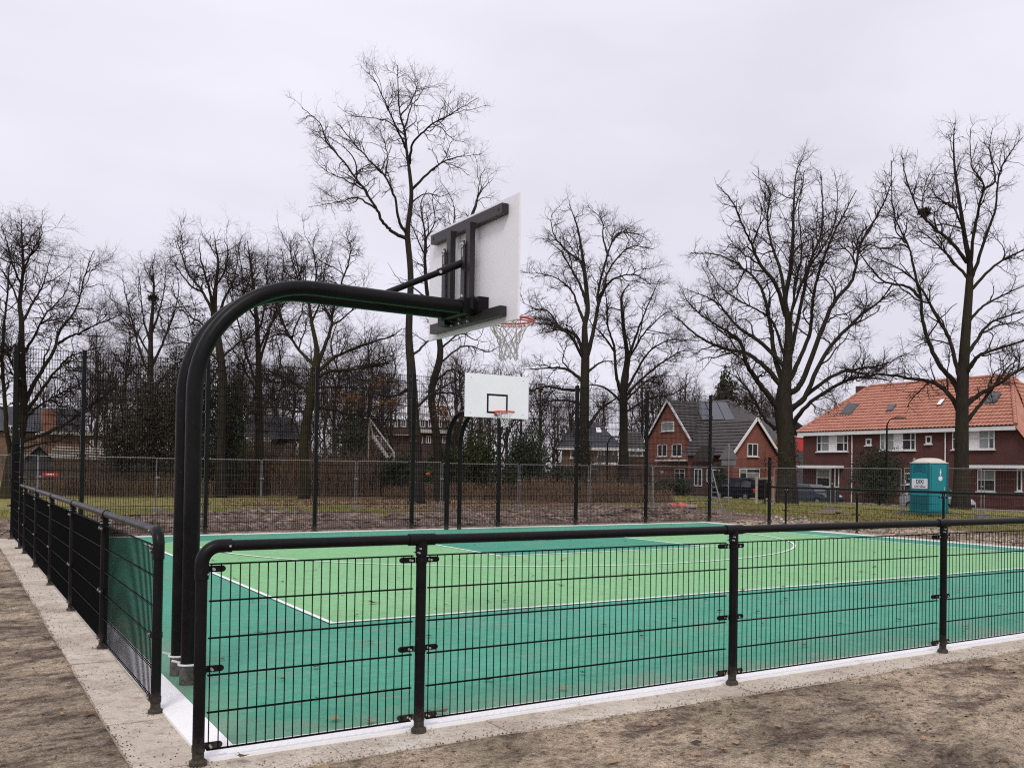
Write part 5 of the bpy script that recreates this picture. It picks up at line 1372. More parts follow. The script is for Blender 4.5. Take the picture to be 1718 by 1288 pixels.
winpx(h4, 'y', Y4+0.19, 476, 744, 489, 768, cols=(0, 1), rows=(0, .6, 1), sill=False); winpx(h4, 'y', Y4+0.19, 438, 740, 453, 770, sill=False, name='door_frame')
# --- pale apartment block
Y5 = 83.4
h5 = thing('apartment_block', 'pale flat-roofed apartment block partly hidden by the trunk of the tallest tree', 'building', (37, Y5, 0))
a = on_y(622, 694, Y5); b = on_y(772, 694, Y5)
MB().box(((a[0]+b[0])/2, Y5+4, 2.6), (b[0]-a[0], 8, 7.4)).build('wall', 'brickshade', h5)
for y0, y1, x0, x1 in ((690, 700, 622, 772), (719, 728, 690, 772), (727, 731, 622, 690)):
    p0, p1 = on_y(x0, y0, Y5-0.35), on_y(x1, y1, Y5-0.35)
    MB().box(((p0[0]+p1[0])/2, Y5-0.2, (p0[2]+p1[2])/2), (p1[0]-p0[0], 0.5, abs(p0[2]-p1[2]))).build('balcony_band', 'cream', h5)
for x in (630, 644, 658, 672, 704, 718, 732, 746): winpx(h5, 'y', Y5, x, 703, x+9, 716, cols=(0, .5, 1), sill=False)
for x in (646, 700, 714, 729, 742): winpx(h5, 'y', Y5, x, 731, x+9, 743, cols=(0, .5, 1), sill=False)
# --- brick house on the left
Y6 = 86.5
h6 = thing('brick_house', 'orange brick house with slate roofs behind the big oak at the left edge', 'house', (5.3, Y6, 0))
a = on_y(-60, 722, Y6); b = on_y(140, 722, Y6); r = on_y(40, 683, Y6+4)
MB().box(((a[0]+b[0])/2, Y6+4, a[2]/2-0.3), (b[0]-a[0]-0.6, 8, a[2]+0.6)).build('wall', 'brickbrown', h6)
tiled_roof(h6, (a[0], Y6-0.4, a[2]), (b[0], Y6-0.4, a[2]), (b[0], Y6+4, r[2]), (a[0], Y6+4, r[2]), 'tile_slate', amp=0.03)
MB().prism([(a[0], Y6+8.4, a[2]), (b[0], Y6+8.4, a[2]), (b[0], Y6+4.02, r[2]), (a[0], Y6+4.02, r[2])], (0, 0, -0.1)).build('rear_roof', 'tile_slate', h6)
p0, p1 = on_y(72, 686, Y6-0.5), on_y(94, 735, Y6-0.5)
MB().box(((p0[0]+p1[0])/2, Y6+0.6, p0[2]/2-0.2), (p1[0]-p0[0], 2.4, p0[2]+0.4)).build('chimney_wall', 'brickorange', h6)
winpx(h6, 'y', Y6, 8, 713, 26, 728, cols=(0, .5, 1)); winpx(h6, 'y', Y6, 108, 726, 122, 738, cols=(0, .5, 1))
# flat-roofed garage block in front of it
p0, p1 = on_y(68, 726, 74), on_y(196, 727, 74)
ga = thing('garage', 'low brown garage with thin white roof edge behind the undergrowth at left', 'garage', ((p0[0]+p1[0])/2, 74, 0))
MB().box(((p0[0]+p1[0])/2, 76.5, p0[2]/2-0.4), (p1[0]-p0[0]-0.3, 5, p0[2]+0.8)).build('wall', 'brickbrown', ga)
MB().box(((p0[0]+p1[0])/2, 76.4, p0[2]), (p1[0]-p0[0], 5.6, 0.17)).build('roof_edge', 'cream', ga)
winpx(ga, 'y', 74, 150, 738, 170, 760, cols=(0, .33, .66, 1), sill=False, panes=('blind',))
# slatted pale roof
p0, p1 = at(76, 768, 57), at(184, 750, 59)
sl = thing('slatted_roof', 'pale slatted lean-to roof below the garage at the far left', 'lean-to', (p0[0], p0[1], 0))
for i in range(5):
    q0 = at(78+i*4, 766-i*4.2, 57+i*0.5); q1 = at(170+i*3.5, 770-i*4.2, 57+i*0.5)
    MB().beam(q0, q1, 0.32, 0.05).build('slat', 'cream', sl)
for x in (84, 130, 176):
    q = at(x, 768, 57.2); MB().tube([(q[0], q[1], -0.1), (q[0], q[1], q[2])], 0.05, 6).build('post', 'palewood', sl)
# dark garden shed
pf = foot(62, 826, 50)
sh = thing('garden_shed', 'dark boarded garden shed with pitched roof beside the big left oak', 'shed', tuple(pf))
w = px_m(34, 50); ht = at(62, 768, 50)[2]; ha = at(62, 748, 50)[2]
for i in range(9):
    MB().box(pf+[0, 0, (ht-pf[2])*(i+0.5)/9], (w, w, (ht-pf[2])/9-0.012)).build('board', 'darkwood', sh)
MB().prism([pf+[-w/2, -w/2, ht-pf[2]], pf+[w/2, -w/2, ht-pf[2]], pf+[0, -w/2, ha-pf[2]-0.1]], (0, w, 0)).build('gable', 'darkwood', sh)
for s in (-1, 1): MB().beam(pf+[s*(w/2+0.12), 0, ht-pf[2]-0.06], pf+[0, 0, ha-pf[2]], w+0.3, 0.05, up=(0, 0, 1)).build('roof', 'tile_dark', sh)
pf = foot(104, 829, 49)
bx = thing('storage_box', 'low dark storage box beside the dark garden shed', 'storage box', tuple(pf))
MB().box(pf+[0, 0, 0.42], (1.8, 0.9, 0.84)).build('body', 'darkwood', bx); MB().box(pf+[0, 0, 0.87], (1.9, 1.0, 0.07)).build('lid', 'lead', bx)
# pale outdoor stair
D = 56; p0 = at(619, 701, D); p1 = at(661, 759, D); q0 = at(625, 730, D+0.2); q1 = at(653, 771, D+0.2)
st = thing('outdoor_stair', 'pale sloping stair with long handrail left of the tallest tree', 'stair', tuple(foot(656, 832, D)))
MB().tube([p0, p1], 0.05, 8).build('handrail', 'cream', st); MB().beam(q0, q1, 0.06, 0.2).build('stringer', 'cream', st); MB().beam(q0+[0.5, 0.7, 0], q1+[0.5, 0.7, 0], 0.06, 0.2).build('stringer', 'cream', st)
for i in range(9):
    c = q0+(q1-q0)*(i+0.5)/9; MB().box(c+[0.25, 0.35, 0], (0.75, 0.75, 0.04)).build('tread', 'wood', st)
for t in (0.02, 0.5, 0.98):
    a = p0+(p1-p0)*t; b = q0+(q1-q0)*t; MB().tube([a, b], 0.035, 6).build('baluster', 'cream', st)
MB().tube([p1, (p1[0], p1[1], -0.1)], 0.06, 8).build('post', 'cream', st); MB().tube([p0, (p0[0], p0[1], -0.1)], 0.06, 8).build('post', 'wood', st)

# ------------------------------------------------------------------ site fence (temporary panels)
def site_panel():
    r = thing('site_fence_panel', 'galvanised temporary site fence panel clipped to its neighbours around the building site', 'fence panel', group='temporary site fence panels')
    W, Z0, Z1 = 3.42, 0.12, 1.80
    f = MB()
    for x in (-W/2, W/2): f.tube([(x, 0, 0.02), (x, 0, Z1)], 0.018, 8)
    for z in (Z0, Z1): f.tube([(-W/2, 0, z), (W/2, 0, z)], 0.016 if z == Z1 else 0.009, 8)
    f.build('frame', 'galv', r)
    P = [[(x, 0, Z0), (x, 0, Z1)] for x in np.arange(-W/2+0.11, W/2-0.05, 0.11)]+[[(-W/2, 0.004, z), (W/2, 0.004, z)] for z in np.arange(Z0+0.22, Z1-0.1, 0.23)]
    V, Q = tubes(np.array(P), np.full((len(P), 2), 0.0024), 3); o = link('mesh', fast_mesh('site_mesh', V, Q, 'galvdull'), r); o['kind'] = 'stuff'
    MB().box((W/2+0.03, 0, 0.06), (0.24, 0.65, 0.12)).build('foot_block', 'concrete_block', r)
    MB().box((W/2+0.04, 0, 1.15), (0.12, 0.07, 0.06)).build('clip', 'galv', r)
    return r
sp0 = site_panel(); used = [False]
def place_panel(a, b):
    o = sp0 if not used[0] else copy_tree(sp0); used[0] = True
    c = ((a[0]+b[0])/2, (a[1]+b[1])/2); o.location = (c[0], c[1], max(-0.2, gz1(*c))); o.rotation_euler = (0, 0, math.atan2(b[1]-a[1], b[0]-a[0])); return o
HX = [-9.3, -5.8, -2.25, 1.25, 4.65, 8.1, 11.6, 15.1, 18.6, 22.1, 25.65, 29.1]
for i in range(len(HX)-1): place_panel((HX[i], 29.3), (HX[i+1], 29.3))
HY = [26.75, 23.05, 19.4, 15.9, 12.3, 8.8]
place_panel((29.1, 29.3), (30.6, 26.75)).scale = (0.84, 1, 1)
for i in range(len(HY)-1): place_panel((30.6, HY[i]), (30.6, HY[i+1]))
p = on_y(84, 795.5, 29.25)
tag(MB().box(p, (0.42, 0.012, 0.10)).build('warning_sign', 'redpaint'), 'small red sign hung on the site fence near the left edge', 'sign')
MBv = [o for o in bpy.data.objects if o.name == 'warning_sign'][0]
MB().box(p-[0, 0.008, 0], (0.20, 0.004, 0.03)).build('white_bar', 'sign', MBv)
# slanting brace that props the fence
br = thing('fence_brace', 'slanting galvanised fence prop with a flat base plate right of the tall fence corner', 'fence prop', tuple(foot(1205, 850, 40)))
b0 = at(1192, 778, 40); b1 = foot(1212, 852, 39.5); b2 = foot(1193, 852, 40)
MB().tube([b0, b1], 0.028, 8).build('strut', 'galv', br); MB().tube([b0+[0.05, 0, 0], b2], 0.026, 8).build('strut', 'galv', br)
for t in (0.35, 0.5, 0.62, 0.74, 0.86):
    MB().tube([b0+(b1-b0)*t, b0+(b2-b0)*t], 0.018, 6).build('cross_bar', 'galv', br)
MB().box((b1+b2)/2+[0.2, 0, 0.03], (1.3, 0.6, 0.05)).build('base_plate', 'concrete_block', br)

# ------------------------------------------------------------------ toilet cabin
TD = 36.3; pf = foot(1558, 861, TD); pf[2] = at(1558, 861, TD)[2]
tl = thing('toilet_cabin', 'teal portable toilet cabin with white domed roof standing on the grass', 'portable toilet', (0, 0, 0))
Wt = 0.93; Ht = 1.90
prof = [(-Wt/2, -Wt/2), (Wt/2, -Wt/2), (Wt/2, Wt/2), (-Wt/2, Wt/2)]
MB().prism([(x, y, 0.1) for x, y in prof], (0, 0, Ht-0.1)).build('body', 'teal', tl)
MB().box((0, 0, 0.05), (Wt+0.08, Wt+0.08, 0.1)).build('skid', 'tealdark', tl)
for x in (-Wt/2, Wt/2):
    for y in (-Wt/2, Wt/2): MB().tube([(x, y, 0.08), (x, y, Ht+0.02)], 0.035, 8).build('corner_post', 'tealdark', tl)
rv = MB(); n = 10
vs = []; 
for i in range(n+1):
    for j in range(n+1):
        a, b = i/n*2-1, j/n*2-1; vs.append((a*(Wt/2+0.03), b*(Wt/2+0.03), Ht+0.03+0.17*(1-a**4)*(1-b**4)))
rv.add(vs, [(i*(n+1)+j, (i+1)*(n+1)+j, (i+1)*(n+1)+j+1, i*(n+1)+j+1) for i in range(n) for j in range(n)], True)
rv.box((0, 0, Ht+0.015), (Wt+0.06, Wt+0.06, 0.035)); roof = rv.build('roof', 'roofplastic', tl)
MB().tube([(-0.38, 0.38, Ht+0.02), (-0.38, 0.38, Ht+0.2)], 0.05, 10).build('vent_pipe', 'galv', roof)
# face -X carries vents and the sign, face -Y the door
for i in range(4):
    pts = arc((-Wt/2-0.006, 0, Ht-0.42-0.09*i), 0.62, math.radians(58), math.radians(122), 8, (0, 1, 0), (0, 0, 0.30+0.02*i))
    MB().tube([q+np.array([0, 0, 0.17]) for q in pts], 0.014, 5).build('vent_louvre', 'tealdark', tl)
MB().box((-Wt/2-0.004, 0, 0.42), (0.01, Wt-0.16, 0.55)).build('lower_panel', 'tealdark', tl)
sg = MB().box((-Wt/2-0.008, -0.03, 1.13), (0.012, 0.84, 0.37)).build('sign', 'sign', tl)
def text_mesh(name, body, size, mat, parent, loc, rot, ext=0.002):
    cu = bpy.data.curves.new(name, 'FONT'); cu.body = body; cu.size = size; cu.align_x = 'CENTER'; cu.align_y = 'CENTER'; cu.extrude = ext; cu.offset = 0.004
    ob = bpy.data.objects.new(name+'_curve', cu); COL.objects.link(ob)
    bpy.context.view_layer.update()
    me = bpy.data.meshes.new_from_object(ob.evaluated_get(bpy.context.evaluated_depsgraph_get())); me.name = name
    bpy.data.objects.remove(ob); me.materials.clear(); me.materials.append(MAT[mat])
    o = link(name, me, parent, loc); o.rotation_euler = rot; return o
t = text_mesh('lettering', 'DIXI', 0.19, 'ink', sg, (-Wt/2-0.0165, -0.03, 1.20), (math.pi/2, 0, -math.pi/2)); t.scale = (1.05, 1.1, 1); t['kind'] = 'stuff'
ft = MB()
for k, (y, w) in enumerate(((0.26, .04), (0.205, .03), (0.15, .05), (0.09, .045), (-0.02, .05), (-0.08, .05), (-0.14, .04), (-0.2, .05), (-0.26, .05))): ft.box((-Wt/2-0.0155, y-0.03, 1.015), (0.003, w, 0.045))
o = ft.build('small_print', 'ink', sg); o['kind'] = 'stuff'
MB().box((-Wt/2-0.0155, -0.03, 1.085), (0.003, 0.34, 0.012)).build('rule', 'ink', sg)
door = MB().box((0.02, -Wt/2-0.008, 0.98), (0.72, 0.016, 1.68)).build('door', 'teal', tl)
MB().box((0.28, -Wt/2-0.02, 0.95), (0.05, 0.03, 0.12)).build('latch', 'bolt', door)
mnb = MB(); yd = -Wt/2-0.018
mnb.ellipsoid((0.1, yd, 1.66), (0.026, 0.003, 0.026), 8, 6); mnb.box((0.1, yd, 1.57), (0.07, 0.004, 0.09)); mnb.box((0.1, yd, 1.49), (0.035, 0.004, 0.09)); mnb.build('pictogram', 'sign', door)
MB().ellipsoid((0.1, yd, 1.33), (0.105, 0.004, 0.09), 16, 8).build('round_sticker', 'sign', door)
tl.location = tuple(pf); tl.rotation_euler = (0, 0, math.radians(-29+29-3+ -6))
# ------------------------------------------------------------------ vehicles
def vehicle(name, label, cat, P, length, width, prof, glass_prof, body, wheels, wr, heading, group=None, splits=()):
    """prof: side outline (x forward, z up) of the body; heading +1 nose towards +Y, -1 towards -Y"""
    r = thing(name, label, cat, (0, 0, 0), group)
    hw = width/2
    def shell(pr, inset0, inset1, zsplit, mat, nm, parent, off=0.0):
        n = len(pr); vs = []
        for s in (-1, 1):
            for x, z in pr:
                t = min(1, max(0, (z-zsplit)/0.6)); vs.append((x, s*(hw+off-inset0-(inset1-inset0)*t), z))
        fs = [tuple(reversed(range(n))), tuple(range(n, 2*n))]+[(i, (i+1) % n, n+(i+1) % n, n+i) for i in range(n)]
        mb = MB().add(vs, fs, False); return mb.build(nm, mat, parent)
    bd = shell(prof, 0.0, 0.22, 0.85*max(z for x, z in prof)*0.62, body, 'body', r)
    m = bd.modifiers.new('bev', 'BEVEL'); m.width = 0.05; m.segments = 2
    zs = 0.85*max(z for x, z in prof)*0.62
    for gp, nm in glass_prof: shell(gp, 0.0, 0.22, zs, 'carglass', nm, r, 0.012)
    for x in wheels:
        for s in (-1, 1):
            y = s*(hw-0.1)
            w = MB().tube([(x, y-0.1, wr), (x, y+0.1, wr)], wr, 18).build('wheel', 'rubber', r)
            MB().tube([(x, y+s*0.095, wr), (x, y+s*0.106, wr)], wr*0.62, 10).build('rim', 'rim', w)
    xf = max(x for x, z in prof); xb = min(x for x, z in prof)
    for s in (-1, 1):
        MB().ellipsoid((xf-0.14, s*(hw-0.24), 0.66), (0.12, 0.2, 0.09), 8, 6).build('headlight', 'lamp_glass', r)
        MB().box((xb+0.02, s*(hw-0.14), 0.85), (0.06, 0.14, 0.3)).build('tail_light', 'redpaint', r)
        MB().ellipsoid((xf-1.35, s*(hw+0.1), 1.05), (0.07, 0.11, 0.09), 8, 6).build('mirror', body, r)
    MB().box((xf-0.02, 0, 0.42), (0.08, width*0.8, 0.16)).build('bumper', 'rubber', r)
    r.location = tuple(P); r.rotation_euler = (0, 0, heading*math.pi/2); return r
def ground_at(x, D, dz=0.05):
    p = foot(x, 838, D); p[2] += dz; return p
vehicle('parked_van', 'dark parked van with its nose to the left in front of the white-edged gable', 'van', ground_at(1243, 75), 4.6, 1.85,
  [(-2.3, 0.3), (-2.3, 1.25), (-2.15, 1.72), (-1.6, 1.82), (0.4, 1.80), (0.95, 1.66), (1.55, 1.12), (2.15, 0.98), (2.32, 0.72), (2.32, 0.3)],
  [([(-2.0, 1.1), (-1.9, 1.62), (-0.9, 1.66), (-0.9, 1.1)], 'rear_side_window'), ([(-0.8, 1.1), (-0.8, 1.66), (0.35, 1.66), (0.35, 1.1)], 'side_window'), ([(0.45, 1.1), (0.45, 1.64), (0.85, 1.56), (1.35, 1.12)], 'front_window'), ([(0.98, 1.66), (1.56, 1.15), (1.59, 1.17), (1.0, 1.7)], 'windscreen')],
  'vanpaint', (-1.45, 1.5), 0.33, 1)
car_prof = [(-2.1, 0.28), (-2.12, 0.85), (-1.95, 1.0), (-1.3, 1.38), (-0.6, 1.47), (0.2, 1.43), (1.0, 0.98), (1.85, 0.82), (2.08, 0.62), (2.1, 0.28)]
car_glass = [([(-1.55, 1.0), (-1.15, 1.33), (-0.5, 1.4), (-0.5, 0.98)], 'rear_side_window'), ([(-0.42, 0.98), (-0.42, 1.4), (0.12, 1.37), (0.75, 0.98)], 'front_side_window'), ([(0.24, 1.42), (1.02, 0.99), (1.05, 1.02), (0.26, 1.46)], 'windscreen'), ([(-1.9, 1.04), (-1.32, 1.37), (-1.34, 1.42), (-1.94, 1.07)], 'rear_window')]
vehicle('parked_car', 'blue grey parked car beside the ivy-clad trunk of the broad oak', 'car', ground_at(1362, 66), 4.2, 1.75, car_prof, car_glass, 'carblue', (-1.3, 1.3), 0.31, -1)
vehicle('parked_car', 'silver parked car whose nose shows to the right of the teal toilet cabin', 'car', ground_at(1572, 58), 4.2, 1.75, car_prof, car_glass, 'carsilver', (-1.3, 1.3), 0.31, -1)
# wheelie bin
pf = foot(1397, 842, 61)
wb = thing('wheelie_bin', 'dark wheelie bin between the blue grey car and the holly', 'wheelie bin', tuple(pf))
MB().prism([pf+[-0.24, -0.25, 0.06], pf+[0.24, -0.25, 0.06], pf+[0.29, -0.3, 1.0], pf+[-0.29, -0.3, 1.0]], (0, 0.58, 0)).build('bin_body', 'darkwood', wb)
MB().box(pf+[0, 0, 1.04], (0.62, 0.68, 0.08)).build('lid', 'lead', wb); MB().tube([pf+[-0.25, 0.27, 0.12], pf+[0.25, 0.27, 0.12]], 0.11, 10).build('axle_wheels', 'rubber', wb)
# ------------------------------------------------------------------ lamps, road sign, stakes
def lamp(label, x, ytop, D, reach):
    pf = foot(x, 838, D); z = at(x, ytop, D)[2]; r = thing('street_lamp', label, 'street lamp', tuple(pf), 'street lamps')
    s = np.array([RIGHT[0], RIGHT[1], 0]); s /= np.linalg.norm(s)
    top = np.array([pf[0], pf[1], z])
    MB().tube([pf, top-[0, 0, 0.35]], [0.075, 0.05], 10).build('pole', 'black', r)
    MB().tube([top-[0, 0, 0.35]]+[top-[0, 0, 0.35]+s*0.18*t+np.array([0, 0, 0.35*t]) for t in (0.4, 0.8)]+[top+s*reach*0.5, top+s*reach+[0, 0, 0.05]], 0.035, 8).build('arm', 'black', r)
    MB().box(top+s*(reach+0.25)+[0, 0, 0.05], (0.55, 0.2, 0.09), np.array([s, np.cross([0, 0, 1], s), [0, 0, 1]])).build('lamp_head', 'signback', r)
lamp('dark street lamp standing before the orange roof behind the holly', 1487, 702, 54, 0.5)
lamp('dark street lamp in front of the low dark hipped roof', 1018, 734, 60, 0.4)
pf = foot(1222, 838, 45); r = thing('road_sign', 'grey back of a triangular road sign with a plate below it', 'road sign', tuple(pf))
s = np.array([RIGHT[0], RIGHT[1], 0]); s /= np.linalg.norm(s); fwd2 = np.array([-s[1], s[0], 0])
zt, zb, z2 = at(1222, 743, 45)[2], at(1222, 771, 45)[2], at(1222, 781, 45)[2]
c = np.array([pf[0], pf[1], 0])
MB().tube([pf-[0, 0, 0.1], c+[0, 0, zt-0.05]], 0.032, 8).build('post', 'galv', r)
hw_ = px_m(17, 45)
MB().prism([c+fwd2*0.05-s*hw_+[0, 0, zb], c+fwd2*0.05+s*hw_+[0, 0, zb], c+fwd2*0.05+[0, 0, zt]], fwd2*0.02).build('triangle_plate', 'signback', r)
MB().prism([c-s*px_m(12, 45)+fwd2*0.045+[0, 0, z2], c+s*px_m(12, 45)+fwd2*0.045+[0, 0, z2], c+s*px_m(12, 45)+fwd2*0.045+[0, 0, zb-0.03], c-s*px_m(12, 45)+fwd2*0.045+[0, 0, zb-0.03]], fwd2*0.02).build('lower_plate', 'galvdull', r)
pf = foot(1269, 844, 46); r = thing('tree_stake', 'pale round wooden stake with cross rail beside the young tree', 'tree stake', tuple(pf))
z = at(1269, 799, 46)[2]
MB().tube([pf-[0, 0, 0.1], (pf[0], pf[1], z)], 0.065, 10).build('stake', 'palewood', r); MB().beam((pf[0], pf[1], z-0.12)-s*0.1, np.array([pf[0], pf[1], z-0.06])+s*0.85, 0.03, 0.1).build('cross_rail', 'wood', r)
pf2 = pf+s*0.8; MB().tube([pf2-[0, 0, 0.1], (pf2[0], pf2[1], z)], 0.055, 8).build('stake', 'wood', r)

# ------------------------------------------------------------------ loose things on the site
def bag(name, label, x, y, D, r, mat, cat, seed, group=None):
    random.seed(seed); p = foot(x, y, D); o = thing(name, label, cat, tuple(p), group)
    for k in range(4):
        MB().ellipsoid(p+[random.uniform(-r, r)*1.1, random.uniform(-r, r)*0.5, r*0.4], (r*random.uniform(0.5, 0.9), r*random.uniform(0.4, 0.8), r*random.uniform(0.4, 0.65)), 9, 6, 0.45).build('fold', mat, o)
    return o
bag('plastic_sheet', 'crumpled red plastic sheet lying on the rough grass', 1136, 856, 36, 0.28, 'redplastic', 'plastic sheet', 2)
bag('rubble_bag', 'white bag behind the rusty hedge under the low dark hipped roof', 1022, 826, 53, 0.36, 'cream', 'bag', 3)
pf = foot(1158, 856, 36); r = thing('timber_stack', 'pale timber block on dark supports beside the red plastic sheet', 'timber', tuple(pf))
MB().box(pf+[0, 0, 0.24], (0.42, 0.3, 0.09)).build('block', 'palewood', r); MB().box(pf+[0, 0, 0.1], (0.36, 0.26, 0.2)).build('support', 'lead', r)
pf = foot(1176, 856, 36); tag(MB().prism([pf+[-0.15, -0.1, 0], pf+[0.15, -0.1, 0], pf+[0.2, -0.1, 0.12], pf+[-0.05, -0.1, 0.22]], (0, 0.25, 0)).build('stone_block', 'clod'), 'dark stone block left of the slanting fence prop', 'stone')
for k, (x0, y0, x1, y1, lab) in enumerate(((1090, 852, 1150, 852, 'long grey plank lying left of the red plastic sheet'), (1356, 860, 1402, 855, 'longest weathered plank in front of the parked blue grey car'), (1378, 853, 1412, 850, 'short weathered plank lying across the longer one'), (1398, 862, 1424, 862, 'small dark plank end nearest the court'))):
    D = 37; a = foot(x0, y0, D); b = foot(x1, y1, D-0.4); a[2] += 0.08+0.06*(k == 2); b[2] += 0.1+0.08*(k == 2)
    tag(MB().beam(a, b, 0.2, 0.06).build('plank', 'wood'), lab, 'plank')
random.seed(5)
for k in range(30):
    x = random.uniform(1293, 1352); D = random.uniform(30.5, 34); p = foot(x, 866, D); rr = random.uniform(0.03, 0.085)
    tag(MB().ellipsoid((0, 0, 0), (rr, rr*0.8, rr*0.6), 7, 5, 0.5).build('rubble_stone', 'pebble' if k % 4 else 'cream'), 'pale broken stone in the rubble heap beside the right court fence', 'stone', 'rubble stones beside the right fence').location = tuple(p+[0, 0, rr*0.35])
pf = foot(905, 820, 50.5); r = thing('barrier_board', 'red and white barrier board lying on the rusty hedge below the far backboard', 'barrier', tuple(pf))
for i in range(4):
    q = at(891+i*9, 806+0.5*i, 50.5); MB().box(q, (0.30, 0.03, 0.2+0.05*(i % 2)), np.array([s, fwd2, [0, 0, 1]])).build('stripe', 'whitepaint' if i % 2 == 0 else 'redpaint', r)
for i in (0.4, 2.6):
    q = at(891+i*9, 812, 50.55); MB().tube([(q[0], q[1], -0.05), q+[0, 0, 0.1]], 0.03, 6).build('leg', 'galv', r)
p = at(718, 795, 42.2); tag(MB().ellipsoid(p, (0.11, 0.05, 0.06), 9, 6, 0.3).build('orange_tag', 'orange'), 'small orange cloth fixed beside the foot of the tallest tree', 'cloth')

# ------------------------------------------------------------------ fallen leaves, clods, grass
MAT['soilcrumb'] = simple('sandy_crumbs', (0.10, 0.078, 0.06), 0.95, c2=(0.30, 0.24, 0.18), nscale=3.0, spec=0.1)
def leaf_mesh(seed, mat):
    rg = np.random.default_rng(seed); n = 9
    out = [(0.5*math.cos(a)*(0.7+0.3*math.cos(3*a+seed)), 0.32*math.sin(a)*(0.75+0.3*math.sin(5*a+seed))) for a in np.linspace(0, 2*math.pi, n, endpoint=False)]
    vs = [(0, 0, 0.03)]+[(x, y, 0.04+0.26*abs(y)+0.18*x*x+rg.normal(0, 0.03)) for x, y in out]
    mb = MB().add(vs, [(0, i+1, (i+1) % n+1) for i in range(n)]); mb.tube([(0.45, 0, 0.06), (0.62, 0.02, 0.1), (0.75, 0.06, 0.08)], 0.014, 4)
    return mb.mesh('leaf', mat)
LEAVES = [leaf_mesh(k, m) for k, m in enumerate(('leafbrown', 'leafdark', 'leaftan', 'leafdark', 'leafbrown', 'leaftan'))]
def put_leaf(x, y, z, size, k, label, group):
    o = link('fallen_leaf', LEAVES[k % len(LEAVES)], None, (x, y, z)); o.scale = (size, size, size); o.rotation_euler = (random.uniform(-.2, .2), random.uniform(-.2, .2), random.uniform(0, 6.28)); tag(o, label, 'leaf', group); return o
random.seed(11)
for k in range(150):
    x, y = random.uniform(0.5, 17.8), random.uniform(0.4, 16.8)
    if k < 65: y = random.uniform(0.3, 6.0); x = random.uniform(0.4, 12)
    put_leaf(x, y, 0.03, random.uniform(0.045, 0.11), random.choice((0, 1, 1, 3, 3, 4)), 'small dry leaf lying flat on the painted court', 'dry leaves scattered over the court')
def leaf_px(x, y, size, k, label, z=0.03):
    d = ray(x, y); t = (z-CAM[2])/d[2]; q = CAM+d*t; zz = z if (-0.3 < q[0] < 18.9 and -0.3 < q[1] < 17.5) else gz1(q[0], q[1])+0.01; return put_leaf(q[0], q[1], zz, size, k, label, None)
leaf_px(624, 1011, 0.16, 0, 'largest brown leaf on the light green zone behind the first full fence bay')
leaf_px(563, 1205, 0.11, 2, 'tan leaf on the teal surface low behind the first fence bay')
leaf_px(620, 1209, 0.10, 2, 'curled tan leaf right of the other tan leaf behind the first fence bay')
leaf_px(740, 1195, 0.14, 0, 'brown leaf caught at the bottom of the second railing post')
leaf_px(946, 1154, 0.10, 2, 'pale leaf on the teal surface near the white edge')
leaf_px(150, 1188, 0.10, 0, 'reddish leaf beside the pale edging on the left')
leaf_px(1145, 1252, 0.10, 2, 'tan leaf on the bare soil in front of the third railing post')
leaf_px(1252, 1251, 0.09, 2, 'tan leaf on the bare soil right of the other tan one')
leaf_px(1352, 1252, 0.09, 0, 'brown leaf on the bare soil at lower right')
leaf_px(405, 1270, 0.13, 0, 'brown leaf on the edging slabs by the corner post')
leaf_px(540, 1279, 0.15, 2, 'pale brown leaf at the bottom of the picture beside the slabs')
for k in range(110):
    if k < 70: x, y = random.uniform(-0.5, 8.5), random.uniform(-2.6, -0.32)
    else: x, y = random.uniform(-2.5, -0.35), random.uniform(-0.3, 12)
    put_leaf(x, y, gz1(x, y)+0.01, random.uniform(0.045, 0.105), random.choice((0, 0, 2, 2, 3, 4)), 'small withered leaf lying on the bare sandy soil', 'withered leaves on the bare soil')
def scatter(name, pts, size, mat, seed, up=0.5, tri=False):
    """many little tilted flakes"""
    rg = np.random.default_rng(seed); n = len(pts); a = rg.normal(size=(n, 3)); a[:, 2] *= up; a /= np.linalg.norm(a, axis=1, keepdims=True)
    b = np.cross(a, rg.normal(size=(n, 3))*[1, 1, 1]+[0, 0, 2]); b /= np.linalg.norm(b, axis=1, keepdims=True); s_ = np.asarray(size)[:, None]
    V = np.stack([pts-a*s_*0.5, pts+b*s_*0.3, pts+a*s_*0.5, pts-b*s_*0.3], 1).reshape(-1, 3)
    o = link(name, fast_mesh(name, V, np.arange(4*n).reshape(-1, 4), mat, False)); o['kind'] = 'stuff'; return o
def lumps(name, pts, size, mat, seed):
    rg = np.random.default_rng(seed); n = len(pts)
    base = np.array([[1, 0, 0], [0, 1, 0], [-1, 0, 0], [0, -1, 0], [0, 0, 0.8], [0, 0, -0.6]], float)
    F = np.array([[0, 1, 4], [1, 2, 4], [2, 3, 4], [3, 0, 4], [1, 0, 5], [2, 1, 5], [3, 2, 5], [0, 3, 5]])
    ang = rg.uniform(0, 6.28, n); c, s_ = np.cos(ang), np.sin(ang)
    B = base[None]*(1+rg.normal(0, 0.22, (n, 6, 1)))*np.asarray(size)[:, None, None]
    V = np.stack([B[:, :, 0]*c[:, None]-B[:, :, 1]*s_[:, None], B[:, :, 0]*s_[:, None]+B[:, :, 1]*c[:, None], B[:, :, 2]], -1)+pts[:, None, :]
    Q = (np.arange(n)[:, None, None]*6+F[None]).reshape(-1, 3)
    o = link(name, fast_mesh(name, V.reshape(-1, 3), Q, mat, False)); o['kind'] = 'stuff'; return o
rg = np.random.default_rng(77)
def rand_pts(n, x0, x1, y0, y1, dz=0.0):
    x = rg.uniform(x0, x1, n); y = rg.uniform(y0, y1, n); return np.stack([x, y, gz(x, y)+dz], 1)
